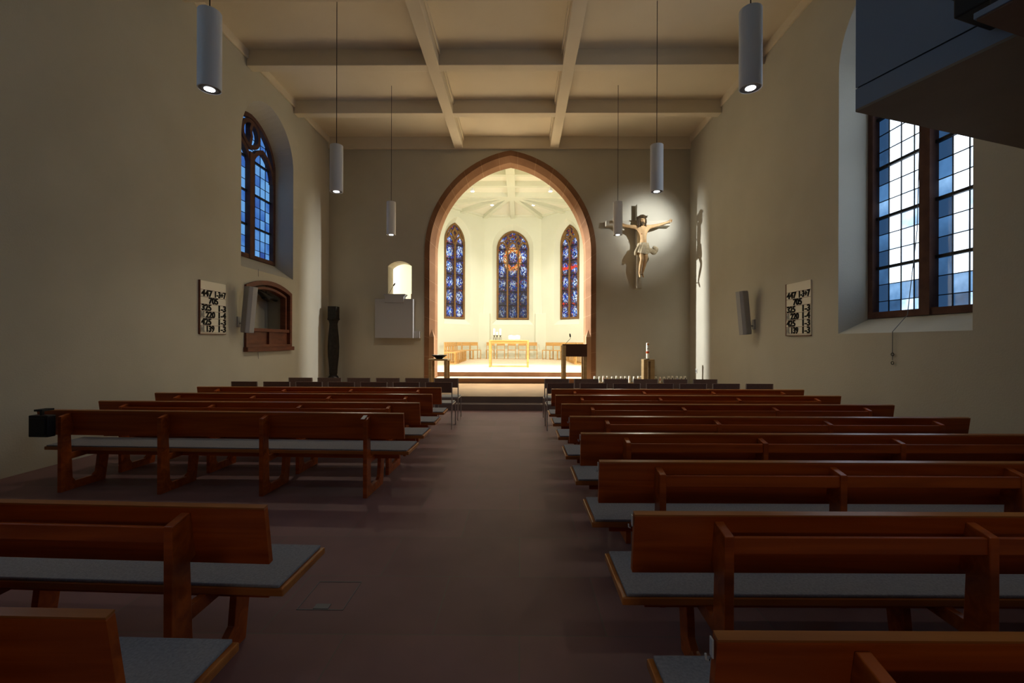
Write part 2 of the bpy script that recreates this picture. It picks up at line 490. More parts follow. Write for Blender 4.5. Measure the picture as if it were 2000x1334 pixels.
# ------------------------------------------------------------------ mesh helpers
class MB:
    """Collects shapes; build() links them as one mesh object."""

    def __init__(self, M=None):
        self.v, self.f, self.uv = [], [], {}
        self.M = M or Matrix.Identity(4)

    def add(self, vs, fs, uvs=None):
        n = len(self.v)
        for i, p in enumerate(vs):
            self.v.append(self.M @ Vector(p))
            if uvs:
                self.uv[n + i] = uvs[i]
        self.f += [tuple(n + i for i in f) for f in fs]
        return self

    def box(self, x0, x1, y0, y1, z0, z1):
        vs = [(x, y, z) for x in (x0, x1) for y in (y0, y1) for z in (z0, z1)]
        return self.add(vs, [(0, 1, 3, 2), (4, 6, 7, 5), (0, 4, 5, 1), (2, 3, 7, 6), (0, 2, 6, 4), (1, 5, 7, 3)])

    def prism(self, poly, a, b, axis='y'):
        """poly in the plane across axis, from a to b."""
        def p3(p, t):
            return {'y': (p[0], t, p[1]), 'x': (t, p[0], p[1]), 'z': (p[0], p[1], t)}[axis]
        n = len(poly)
        vs = [p3(p, a) for p in poly] + [p3(p, b) for p in poly]
        tris = tessellate_polygon([[Vector((p[0], p[1], 0)) for p in poly]])
        fs = [tuple(t) for t in tris] + [tuple(i + n for i in reversed(t)) for t in tris]
        fs += [(i, (i + 1) % n, n + (i + 1) % n, n + i) for i in range(n)]
        return self.add(vs, fs)

    def plate(self, outer, holes, y):
        loops = [[Vector((p[0], p[1], 0)) for p in outer]] + [[Vector((p[0], p[1], 0)) for p in h] for h in holes]
        tris = tessellate_polygon(loops)
        flat = [p for lp in loops for p in lp]
        return self.add([(p.x, y, p.y) for p in flat], [tuple(t) for t in tris])

    def loft(self, loops, closed=True, caps=False, uvs=None):
        n = len(loops[0])
        vs = [p for lp in loops for p in lp]
        fs = []
        m = n if closed else n - 1
        for k in range(len(loops) - 1):
            for i in range(m):
                j = (i + 1) % n
                fs.append((k * n + i, k * n + j, (k + 1) * n + j, (k + 1) * n + i))
        if caps:
            fs.append(tuple(reversed(range(n))))
            fs.append(tuple((len(loops) - 1) * n + i for i in range(n)))
        return self.add(vs, fs, uvs)

    def bar(self, path, width, y0, y1, closed=False):
        """A rectangular bar following a path in the x-z plane, from depth y0 to y1."""
        P = [Vector((p[0], p[1])) for p in path]
        self.k = getattr(self, 'k', 0) + 1
        y0 = y0 + 0.0013 * self.k
        y1 = y1 - 0.0011 * self.k
        n = len(P)
        loops = []
        for i in range(n):
            a = P[(i - 1) % n] if (closed or i > 0) else P[i]
            b = P[(i + 1) % n] if (closed or i < n - 1) else P[i]
            d1 = (P[i] - a)
            d2 = (b - P[i])
            if d1.length < 1e-6:
                d1 = d2
            if d2.length < 1e-6:
                d2 = d1
            d1, d2 = d1.normalized(), d2.normalized()
            n1 = Vector((-d1.y, d1.x))
            n2 = Vector((-d2.y, d2.x))
            nn = (n1 + n2)
            nn = nn.normalized() if nn.length > 1e-4 else n1
            k = 1 / max(0.5, nn.dot(n1))
            o = nn * (width / 2 * k)
            a2, b2 = P[i] + o, P[i] - o
            loops.append([(a2.x, y0, a2.y), (b2.x, y0, b2.y), (b2.x, y1, b2.y), (a2.x, y1, a2.y)])
        if closed:
            loops.append(loops[0])
        return self.loft(loops, True, not closed)

    def lathe(self, prof, c=(0, 0, 0), n=20):
        loops = []
        for r, z in prof:
            loops.append([(c[0] + r * math.cos(2 * PI * i / n), c[1] + r * math.sin(2 * PI * i / n), c[2] + z) for i in range(n)])
        return self.loft(loops, True, True)

    def tube(self, pts, r, n=8):
        P = [Vector(p) for p in pts]
        rr = r if isinstance(r, (list, tuple)) else [r] * len(P)
        loops = []
        for i, p in enumerate(P):
            t = (P[min(i + 1, len(P) - 1)] - P[max(i - 1, 0)]).normalized()
            up = Vector((0, 0, 1)) if abs(t.z) < 0.9 else Vector((1, 0, 0))
            a = t.cross(up).normalized()
            b = t.cross(a).normalized()
            loops.append([tuple(p + (a * math.cos(2 * PI * k / n) + b * math.sin(2 * PI * k / n)) * rr[i]) for k in range(n)])
        return self.loft(loops, True, True)

    def build(self, name, mat, parent=None, smooth=False, bevel=0, structure=False):
        me = bpy.data.meshes.new(name)
        me.from_pydata([tuple(v) for v in self.v], [], self.f)
        if self.uv:
            ul = me.uv_layers.new(name='UVMap')
            for lp in me.loops:
                ul.data[lp.index].uv = self.uv.get(lp.vertex_index, (0, 0))
        bm = bmesh.new()
        bm.from_mesh(me)
        bmesh.ops.recalc_face_normals(bm, faces=bm.faces)
        if smooth:
            for f in bm.faces:
                f.smooth = True
            for e in bm.edges:
                if len(e.link_faces) == 2 and e.calc_face_angle(0) > 0.7:
                    e.smooth = False
        bm.to_mesh(me)
        bm.free()
        me.materials.append(MATS[mat])
        o = bpy.data.objects.new(name, me)
        C.objects.link(o)
        if bevel:
            b = o.modifiers.new('bevel', 'BEVEL')
            b.width = bevel
            b.segments = 2
            b.limit_method = 'ANGLE'
        if parent:
            o.parent = parent
        if structure:
            o['kind'] = 'structure'
        return o


def tag(o, label, cat, group=None, kind=None):
    o['label'] = label
    o['category'] = cat
    if group:
        o['group'] = group
    if kind:
        o['kind'] = kind
    return o


def thing(name, loc, label, cat, group=None, rz=0.0):
    o = bpy.data.objects.new(name, None)
    C.objects.link(o)
    o.empty_display_size = 0.1
    o.location = loc
    o.rotation_euler = (0, 0, rz)
    o['label'] = label
    o['category'] = cat
    if group:
        o['group'] = group
    return o


def copy_tree(o, parent=None):
    c = o.copy()
    C.objects.link(c)
    c.parent = parent
    for ch in o.children:
        copy_tree(ch, c)
    return c


def frame(origin, ux, uy):
    """Local x along ux, local y along uy (into the wall), z up."""
    m = Matrix.Identity(4)
    for i in range(3):
        m[i][0] = ux[i]
        m[i][1] = uy[i]
        m[i][2] = (0, 0, 1)[i]
        m[i][3] = origin[i]
    return m


def gothic(uc, hw, z0, zs, za, n=12, foot=True):
    """Pointed arch outline, bottom-left first."""
    rise = za - zs
    if rise > hw:
        r = (rise * rise + hw * hw) / (2 * hw)
        c = r - hw
        am = math.atan2(rise, c)
        right = [(uc - c + r * math.cos(am * i / n), zs + r * math.sin(am * i / n)) for i in range(n + 1)]
    else:
        # depressed pointed arch: quarter ellipse with a point
        right = [(uc + hw * math.cos(PI / 2 * i / n), zs + rise * (math.sin(PI / 2 * i / n) * 0.93 + 0.07 * (1 - math.cos(PI / 2 * i / n)))) for i in range(n + 1)]
    left = [(2 * uc - x, z) for x, z in reversed(right[:-1])]
    pts = right + left
    if foot:
        return [(uc - hw, z0), (uc + hw, z0)] + pts
    return pts


def lancet_open(uc, hw, zs, za, n=8):
    return gothic(uc, hw, 0, zs, za, n, foot=False)


# frames of the walls: (u, depth, z)
FL = frame((XL, 0, 0), (0, 1, 0), (-1, 0, 0))
FR = frame((XR, 0, 0), (0, 1, 0), (1, 0, 0))
FE = frame((0, YE, 0), (1, 0, 0), (0, 1, 0))


def wall(name, M, u0, u1, z0, z1, holes, thick, mat='plaster', back_only=True):
    """holes: (front outline, back outline, depth)."""
    b = MB(M)
    outer = [(u0, z0), (u1, z0), (u1, z1), (u0, z1)]
    b.plate(outer, [h[0] for h in holes], 0)
    b.plate(outer, [h[1] for h in holes], thick)
    for fr_, bk, d in holes:
        lp = [[(p[0], 0, p[1]) for p in fr_], [(p[0], d, p[1]) for p in bk]]
        if d < thick:
            lp.append([(p[0], thick, p[1]) for p in bk])
        b.loft(lp)
    b.loft([[(p[0], 0, p[1]) for p in outer], [(p[0], thick, p[1]) for p in outer]])
    return b.build(name, mat, structure=True)


# ------------------------------------------------------------------ nave shell
ZT = 8.3
def nave_hole(uc, z0out, z0in):
    return (gothic(uc, 1.12, z0out, 6.08, 7.22), gothic(uc, 1.06, z0in, 6.02, 7.03), 0.48)

def seg_outline(uc, hw, z0, zs, za, n=10):
    h = za - zs
    r = (hw * hw + h * h) / (2 * h)
    a = math.asin(hw / r)
    return [(uc - hw, z0), (uc + hw, z0)] + [(uc + r * math.sin(a * (1 - 2 * i / n)), za - r + r * math.cos(a * (1 - 2 * i / n))) for i in range(n + 1)]

LWIN = [10.84, 2.6, -1.2]
RWIN = [6.47, 0.6]
lodge_o = seg_outline(10.83, 0.98, 1.44, 2.82, 3.02)
lodge_b = seg_outline(10.83, 0.98, 1.44, 2.82, 3.02)
wall('wall_left', FL, YB, YE + 0.6, 0, ZT, [nave_hole(LWIN[0], 3.22, 3.58), nave_hole(LWIN[1], 3.22, 3.58), nave_hole(LWIN[2], 3.22, 3.58), (lodge_o, lodge_b, 0.6)], 1.0)
wall('wall_right', FR, YB, YE + 0.6, 0, ZT, [nave_hole(RWIN[0], 1.75, 2.0), nave_hole(RWIN[1], 1.75, 2.0)], 1.0)
# end wall with chancel arch and pulpit opening
AC, AHW, AZS, AZA = -0.32, 2.675, 4.4, 7.57
def arch_line(inset, z0, n=20, flare=0):
    r0 = ((AZA - AZS) ** 2 + AHW ** 2) / (2 * AHW)
    c = r0 - AHW
    r = r0 - inset
    hw = AHW - inset
    am = math.acos(c / r)
    right = [(AC - c + r * math.cos(am * i / n), AZS + r * math.sin(am * i / n)) for i in range(n + 1)]
    left = [(2 * AC - x, z) for x, z in reversed(right[:-1])]
    return [(AC + hw, z0)] + right + left + [(AC - hw, z0)]
a_out = arch_line(0.0, ZP)
pul = seg_outline(-3.77, 0.37, 2.70, 3.96, 4.12)
wall('wall_front', FE, XL - 1.0, XR + 1.0, 0, ZT, [(list(reversed(a_out)), list(reversed(a_out)), 0.6), (pul, pul, 0.6)], 0.6)
MB().box(XL - 1, XR + 1, YB - 0.3, YB, 0, ZT).build('wall_back', 'brown_frame', structure=True)
MB().box(XL - 1, XR + 1, YB, 10.89, -0.3, 0).build('floor', 'floor_stone', structure=True)
MB().box(XL - 1, XR + 1, YB, YE + 0.3, ZC, ZT).build('ceiling', 'ceiling_plaster', structure=True)

# ceiling beams and edge cornices
for i, (x0, x1) in enumerate(((-2.06, -1.79), (0.91, 1.18))):
    b = MB().box(x0, x1, YB, YE, ZB, ZC + 0.02)
    for s in (-1, 1):
        xe = x0 if s < 0 else x1
        b.box(min(xe, xe + s * 0.035), max(xe, xe + s * 0.035), YB, YE, ZC - 0.12, ZC + 0.02)
    b.build('ceiling_beam_long', 'ceiling_plaster', structure=True, bevel=0.012)
for y in (11.97, 9.89, 7.81, 5.73, 3.65, 1.57, -0.51, -2.6):
    MB().box(XL, XR, y, y + 0.24, ZB + 0.004, ZC + 0.02).build('ceiling_beam_cross', 'ceiling_plaster', structure=True, bevel=0.012)
MB().box(XL, XR, YE - 0.09, YE, ZB - 0.01, ZC + 0.02).build('trim_1', 'ceiling_plaster', structure=True, bevel=0.01)
MB().box(XL, XL + 0.05, YB, YE, ZB + 0.16, ZC + 0.02).build('trim_2', 'ceiling_plaster', structure=True, bevel=0.01)
MB().box(XR - 0.05, XR, YB, YE, ZB + 0.16, ZC + 0.02).build('trim_3', 'ceiling_plaster', structure=True, bevel=0.01)

# nave steps and platform
MB().box(XL, XR, 10.59, 10.90, -0.05, 0.15).build('floor_step', 'nave_step_stone', structure=True, bevel=0.01)
b = MB().box(XL, XR, 10.87, YE + 0.1, -0.05, ZP)
b.build('floor_platform', 'platform_stone', structure=True, bevel=0.008)
MB().box(XL, XR, 10.862, 10.869, 0.15, 0.292).build('floor_platform_riser', 'nave_step_stone', structure=True)
# step inside the arch
b = MB().box(AC - 2.36, AC + 2.36, 14.32, 15.1, ZP - 0.05, 0.45)
b.build('floor_arch_step', 'step_stone', structure=True, bevel=0.008)
MB().box(AC - 2.355, AC + 2.355, 14.31, 15.03, 0.445, 0.456).build('floor_arch_tread', 'chancel_stone', structure=True)

# chancel arch stone
def arch_ring():
    b = MB()
    specs = [(-0.0, 0.62), (0.0, -0.03), (0.158, -0.03), (0.30, 0.17), (0.30, 0.615), (0.0, 0.62)]
    loops = []
    uvs = []
    for ins, dy in specs:
        ln_ = arch_line(ins, ZP)
        # extra points up the jambs
        pts = [(ln_[0][0], ZP + (AZS - ZP) * k / 8) for k in range(8)] + ln_[1:-1] + [(ln_[-1][0], ZP + (AZS - ZP) * (7 - k) / 8) for k in range(8)]
        s = 0
        acc = []
        for i, p in enumerate(pts):
            if i:
                s += math.hypot(p[0] - pts[i - 1][0], p[1] - pts[i - 1][1])
            acc.append(s)
        tot = acc[-1]
        for a in acc:
            uvs.append((a / tot * 28 + 0.4, dy))
        loops.append([(p[0], YE + dy, p[1]) for p in pts])
    b.loft(loops, closed=False, uvs=uvs)
    return b
o = arch_ring().build('trim_4', 'arch_stone', structure=True)
# square bases where the chamfer stops, with their spiked tops
for s in (-1, 1):
    x0 = AC + s * (AHW - 0.150)
    x1 = AC + s * (AHW - 0.305)
    yf, yb = YE - 0.032, YE + 0.175
    zt, zs_ = 1.76, 2.0
    b = MB()
    b.add([(x0, yf, ZP), (x1, yf, ZP), (x1, yb, ZP), (x0, yf, zt), (x1, yf, zt), (x1, yb, zt), ((x0 + x1) / 2, (yf + yb) / 2, zs_)],
          [(0, 1, 4, 3), (1, 2, 5, 4), (3, 4, 6), (4, 5, 6), (0, 3, 5, 2), (3, 6, 5), (0, 2, 1)])
    b.build('trim_5', 'arch_stone', structure=True)


# nave windows
def nave_window(name, M, uc, z0, glass, flip):
    root = bpy.data.objects.new(name, None)
    C.objects.link(root)
    root['kind'] = 'structure'
    d0, d1 = 0.44, 0.64
    hw, zs, za = 1.06, 6.02, 7.03
    b = MB(M)
    out = gothic(uc, hw - 0.045, z0 + 0.045, zs, za - 0.05)
    b.bar(out, 0.10, d0, d1, closed=True)
    b.build('window_frame', 'tracery_stone', root)
    b = MB(M)
    b.bar([(uc, z0), (uc, zs + 0.1)], 0.17, d0 - 0.02, d1)
    for s in (-1, 1):
        b.bar(lancet_open(uc + s * 0.49, 0.49, zs - 0.35, zs + 0.30, 8), 0.10, d0, d1)
        cx, cz = uc + s * 0.40, zs + 0.47
    # two fish-bladder openings above the lights
    b.bar([(uc + 0.34 * math.cos(a), zs + 0.54 + 0.30 * math.sin(a)) for a in [2 * PI * k / 20 for k in range(20)]], 0.09, d0, d1, closed=True)
    b.bar([(uc - 0.05, zs + 0.24), (uc + 0.02, zs + 0.5), (uc - 0.02, zs + 0.65), (uc + 0.06, zs + 0.85)], 0.09, d0, d1)
    b.build('tracery', 'tracery_stone', root)
    # glass
    for s in (-1, 1):
        g = MB(M)
        a0, a1 = (uc - hw + 0.07, uc - 0.07) if s < 0 else (uc + 0.07, uc + hw - 0.07)
        full = gothic(uc, hw - 0.06, z0 + 0.05, zs, za - 0.07)
        n = 14
        top = []
        for i in range(n + 1):
            u = a0 + (a1 - a0) * i / n
            # height of arch at u
            zt = z0
            for j in range(2, len(full) - 1):
                (ua, za_), (ub, zb_) = full[j], full[j + 1]
                if min(ua, ub) - 1e-6 <= u <= max(ua, ub) + 1e-6 and abs(ua - ub) > 1e-6:
                    zt = max(zt, za_ + (zb_ - za_) * (u - ua) / (ub - ua))
            if zt == z0:
                zt = zs
            top.append((u, zt))
        pts = [(a0, z0 + 0.03), (a1, z0 + 0.03)] + list(reversed(top))
        tris = tessellate_polygon([[Vector((p[0], p[1], 0)) for p in pts]])
        nn = len(pts)
        base_u = a1 if flip else a0
        uvf = [((p[0] - a0), p[1] - z0) for p in pts]
        vs = [(p[0], 0.55, p[1]) for p in pts] + [(p[0], 0.56, p[1]) for p in pts]
        fs = [tuple(t) for t in tris] + [tuple(i + nn for i in reversed(t)) for t in tris] + [(i, (i + 1) % nn, nn + (i + 1) % nn, nn + i) for i in range(nn)]
        g.add(vs, fs, uvf + uvf)
        g.build('pane', glass, root)
        # leading and saddle bars
        lead = MB(M)
        k = 1
        while a0 + 0.23 * k < a1 - 0.02:
            u = a0 + 0.23 * k
            zt = min((t[1] for t in top if abs(t[0] - u) < 0.08), default=zs)
            lead.box(u - 0.006, u + 0.006, 0.535, 0.549, z0 + 0.03, zt)
            k += 1
        k = 1
        while z0 + 0.267 * k < za - 0.2:
            z = z0 + 0.267 * k
            lead.box(a0, a1, 0.535, 0.549, z - 0.006, z + 0.006)
            k += 1
        lead.build('lead_came', 'lead', root)
        k = 1
        while z0 + 0.801 * k < zs + 0.1:
            z = z0 + 0.801 * k
            MB(M).box(a0 - 0.02, a1 + 0.02, 0.50, 0.548, z - 0.022, z + 0.022).build('saddle_bar', 'lead', root)
            k += 1
    MB(M).box(uc - hw, uc + hw, 0.47, 0.62, z0 - 0.01, z0 + 0.075).build('sill_bar', 'lead', root)
    return root


for i, u in enumerate(LWIN):
    nave_window('window_%d' % (i + 1), FL, u, 3.58, 'glass_blue' if i == 0 else 'glass_day', False)
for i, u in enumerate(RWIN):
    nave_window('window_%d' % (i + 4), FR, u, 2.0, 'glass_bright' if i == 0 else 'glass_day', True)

# ------------------------------------------------------------------ chancel
CX = -0.47
H2 = 1.75
D = H2 * 2 / math.sqrt(2)
YK = 28.0
ZK = 9.38
p_bl, p_br = (CX - H2, YK), (CX + H2, YK)
p_dl, p_dr = (CX - H2 - D, YK - D), (CX + H2 + D, YK - D)
XCL, XCR = p_dl[0], p_dr[0]
SHC = 0.28


def facet(name, a, b, hole):
    """Wall facet from a to b with the inside on the camera side."""
    va, vb = Vector(a), Vector(b)
    ux = (vb - va).normalized()
    ny = Vector((-ux.y, ux.x))
    M = frame((a[0], a[1], 0), (ux.x, ux.y, 0), (ny.x, ny.y, 0))
    ln_ = (vb - va).length
    hs = []
    if hole:
        uc, hw, z0, zs, za, spl = hole
        hs = [(gothic(uc, hw + spl, z0 - 0.32, zs + 0.05, za + spl + 0.05), gothic(uc, hw, z0, zs, za), 0.32)]
    wall(name, M, 0, ln_, ZH - 0.3, ZK + 0.1, hs, 0.6, 'chancel_plaster')
    return M


mid = H2
Mc = facet('wall_chancel_back', p_bl, p_br, (mid, 1.0, 2.99, 7.35, 8.53, 0.26))
Ml = facet('wall_chancel_left', p_dl, p_bl, (mid - SHC, 0.74, 2.96, 7.45, 8.62, 0.25))
Mr = facet('wall_chancel_right', p_br, p_dr, (mid + SHC - 0.04, 0.70, 2.96, 7.4, 8.52, 0.25))
MB().box(XCL - 0.4, XCL, YT - 0.02, p_dl[1], ZH - 0.3, ZK + 0.1).build('wall_side_left', 'chancel_plaster', structure=True)
MB().box(XCR, XCR + 0.4, YT - 0.02, p_dr[1], ZH - 0.3, ZK + 0.1).build('wall_side_right', 'chancel_plaster', structure=True)
MB().box(XCL - 0.4, XCR + 0.4, YE + 0.01, YT, ZT - 0.01, ZK + 0.1).build('wall_over_arch', 'chancel_plaster', structure=True)
MB().prism([(XCL - .4, YT), (XCR + .4, YT), (XCR + .4, p_dr[1]), (p_br[0] + .3, YK + .6), (p_bl[0] - .3, YK + .6), (XCL - .4, p_dl[1])], ZK, ZK + 0.2, 'z').build('ceiling_chancel', 'chancel_ceiling', structure=True)
MB().prism([(XCL, YT), (XCR, YT), (XCR, p_dr[1]), p_br, p_bl, (XCL, p_dl[1])], 0.40, 0.45, 'z').build('floor_chancel_base', 'chancel_stone', structure=True)
MB().prism([(XCL, 15.04), (XCR, 15.04), (XCR, p_dr[1]), p_br, p_bl, (XCL, p_dl[1])], 0.45, ZH, 'z').build('floor_chancel', 'chancel_stone', structure=True)
MB().box(XCL, XCR, 15.03, 15.045, 0.45, ZH - 0.004).build('floor_chancel_riser', 'step_stone', structure=True)
# ribs of the chancel ceiling
CY = YK - (H2 + D)
hub = Vector((CX, CY))
RIBN = [0]
def rib(a, b, wd=0.24, h=0.2):
    RIBN[0] += 1
    h += 0.004 * RIBN[0]
    a, b = Vector(a), Vector(b)
    d = (b - a).normalized()
    n = Vector((-d.y, d.x)) * wd / 2
    MB().prism([tuple(a + n), tuple(b + n), tuple(b - n), tuple(a - n)], ZK - h, ZK + 0.02, 'z').build('ceiling_rib', 'chancel_plaster', structure=True)
m_l = ((p_dl[0] + p_bl[0]) / 2, (p_dl[1] + p_bl[1]) / 2)
m_r = ((p_dr[0] + p_br[0]) / 2, (p_dr[1] + p_br[1]) / 2)
for q in (p_bl, p_br, (CX, YK), m_l, m_r, p_dl, p_dr, (XCL, CY), (XCR, CY)):
    rib(hub, q)
rib((CX, YT), (CX, CY), 0.40)
for yy in (22.1, 20.6, 19.1, 17.6):
    rib((XCL, yy), (XCR, yy))
for a_, b_ in ((p_bl, p_br), (p_dl, p_bl), (p_br, p_dr)):
    rib(a_, b_, 0.3, 0.04)
# pilaster stumps in the corners of the apse
for q in (p_bl, p_br):
    MB().box(q[0] - 0.36, q[0] + 0.36, q[1] - 0.30, q[1] + 0.1, ZH, 3.35).build('trim_6', 'chancel_plaster', structure=True, bevel=0.02)
    MB().add([(q[0] - 0.07, q[1] - 0.12, 3.35), (q[0] + 0.07, q[1] - 0.12, 3.35), (q[0] + 0.07, q[1] + 0.05, 3.35), (q[0] - 0.07, q[1] + 0.05, 3.35), (q[0], q[1] + 0.02, 4.6)],
             [(0, 1, 4), (1, 2, 4), (2, 3, 4), (3, 0, 4), (0, 3, 2, 1)]).build('trim_7', 'chancel_plaster', structure=True)


def stained_window(name, M, uc, hw, z0, zs, za, lights, mat, tr):
    root = bpy.data.objects.new(name, None)
    C.objects.link(root)
    root['kind'] = 'structure'
    d0, d1 = 0.27, 0.42
    b = MB(M)
    b.bar(gothic(uc, hw - 0.055, z0 + 0.055, zs, za - 0.07, 14), 0.115, d0, d1, closed=True)
    b.build('window_frame', 'chancel_tracery', root)
    b = MB(M)
    lw = 2 * hw / lights
    zl = zs - (0.0 if lights == 3 else 0.12)
    for k in range(1, lights):
        b.bar([(uc - hw + lw * k, z0), (uc - hw + lw * k, zl + 0.1)], 0.095, d0 - 0.02, d1)
    hh = 0.42 if lights == 3 else 0.5
    for k in range(lights):
        b.bar(lancet_open(uc - hw + lw * (k + 0.5), lw / 2 - 0.055, zl, zl + hh, 8), 0.10, d0, d1)
    def ring(cx, cz, rx, rz, wd=0.07, n=18):
        b.bar([(cx + rx * math.cos(2 * PI * k / n), cz + rz * math.sin(2 * PI * k / n)) for k in range(n)], wd, d0, d1, closed=True)
    if tr == 'three':
        ring(uc, zs + 0.80, 0.28, 0.27)
        b.bar([(uc - 0.26, zs + 0.72), (uc - 0.12, zs + 0.74), (uc, zs + 0.80), (uc + 0.12, zs + 0.87), (uc + 0.26, zs + 0.88)], 0.06, d0, d1)
        for s in (-1, 1):
            b.bar([(uc + s * 0.34, zs + 0.2), (uc + s * 0.2, zs + 0.42), (uc + s * 0.32, zs + 0.56), (uc + s * 0.5, zs + 0.36), (uc + s * 0.34, zs + 0.2)], 0.05, d0, d1)
            b.bar([(uc + s * 0.32, zs + 0.56), (uc + s * 0.52, zs + 0.5), (uc + s * 0.72, zs + 0.42)], 0.05, d0, d1)
            b.bar([(uc + s * 0.34, zs + 0.86), (uc + s * 0.36, zs + 0.7), (uc + s * 0.52, zs + 0.5)], 0.05, d0, d1)
    elif tr == 'diamond':
        b.bar([(uc, zl + 0.38), (uc - 0.19, zl + 0.68), (uc, zl + 0.98), (uc + 0.19, zl + 0.68)], 0.12, d0, d1, closed=True)
    if tr != 'three':
        for s in (-1, 1):
            b.bar([(uc + s * 0.52, zl + 0.36), (uc + s * 0.40, zl + 0.62), (uc + s * 0.24, zl + 0.86)], 0.11, d0, d1)
    if tr == 'flame':
        b.bar([(uc - 0.3, zl + 0.62), (uc - 0.12, zl + 0.5), (uc + 0.02, zl + 0.66), (uc + 0.04, zl + 0.95), (uc - 0.08, zl + 1.05)], 0.09, d0, d1)
        b.bar([(uc + 0.40, zl + 0.5), (uc + 0.2, zl + 0.55), (uc + 0.05, zl + 0.75)], 0.09, d0, d1)
        b.bar([(uc - 0.12, zl + 0.5), (uc + 0.02, zl + 0.30), (uc + 0.16, zl + 0.52), (uc + 0.02, zl + 0.66)], 0.05, d0, d1)
    b.build('tracery', 'chancel_tracery', root)
    pts = gothic(uc, hw - 0.03, z0 + 0.02, zs, za - 0.04, 14)
    nn = len(pts)
    tris = tessellate_polygon([[Vector((p[0], p[1], 0)) for p in pts]])
    uvf = [(p[0] - uc + hw, p[1] - z0) for p in pts]
    g = MB(M)
    g.add([(p[0], 0.345, p[1]) for p in pts] + [(p[0], 0.355, p[1]) for p in pts],
          [tuple(t) for t in tris] + [tuple(i + nn for i in reversed(t)) for t in tris] + [(i, (i + 1) % nn, nn + (i + 1) % nn, nn + i) for i in range(nn)], uvf + uvf)
    g.build('pane', mat, root)
    k = 1
    st = (zl - z0) / 5.0
    while z0 + st * k < zs + 0.05:
        z = z0 + st * k
        MB(M).box(uc - hw + 0.05, uc + hw - 0.05, 0.31, 0.344, z - 0.016, z + 0.016).build('saddle_bar', 'lead', root)
        k += 1
    MB(M).box(uc - hw + 0.02, uc + hw - 0.02, 0.29, 0.36, z0 - 0.01, z0 + 0.03).build('sill_bar', 'lead', root)


stained_window('window_7', Mc, mid, 1.0, 2.99, 7.35, 8.53, 3, 'stained_middle', 'three')
stained_window('window_8', Ml, mid - SHC, 0.74, 2.96, 7.45, 8.62, 2, 'stained_left', 'diamond')
stained_window('window_9', Mr, mid + SHC - 0.04, 0.70, 2.96, 7.4, 8.52, 2, 'stained_right', 'flame')

# recessed-looking surface spots under the chancel ceiling
for i, (x, y, lab) in enumerate(((-2.42, 22.9, 'left of the outer pair'), (1.50, 22.9, 'right of the outer pair'), (-1.58, 25.2, 'left of the inner pair'), (0.72, 25.2, 'right of the inner pair'))):
    t = thing('ceiling_spotlight', (x, y, ZK - 0.2), 'small round spotlight on the chancel ceiling, ' + lab, 'spotlight', 'chancel ceiling spotlights')
    MB().lathe([(0.03, 0.2), (0.03, 0.12), (0.09, 0.10), (0.10, 0.0), (0.085, 0.0)], (0, 0, 0), 18).build('housing', 'white_metal', t, smooth=True)
    MB().lathe([(0.001, -0.004), (0.082, -0.006), (0.082, 0.006), (0.001, 0.006)], (0, 0, 0), 18).build('lens', 'spot_lens', t, smooth=True)
    sp = spot('spotlight_beam', (x, y, ZK - 0.22), (x * 0.6 - 0.2, y - 1.0, 0.6), 520, COOLW, 120, 0.6, 0.08)
    # flat top flood lights
for x, s, lab in ((XCL, 1, 'left'), (XCR, -1, 'right')):
    t = thing('flood_light', (x + s * 0.0, 16.25, 5.1), 'black flood light on the %s chancel side wall behind the arch' % lab, 'flood light', 'chancel flood lights')
    MB().box(min(0, s * .16), max(0, s * .16), -0.04, 0.04, -0.04, 0.04).build('bracket', 'black_metal', t)
    MB().box(min(s * .14, s * .28), max(s * .14, s * .28), 0.03, 0.2, -0.12, 0.12).build('housing', 'black_metal', t, bevel=0.01)

# ------------------------------------------------------------------ pews
WP, WE = 'pew_wood', 'pew_edge'


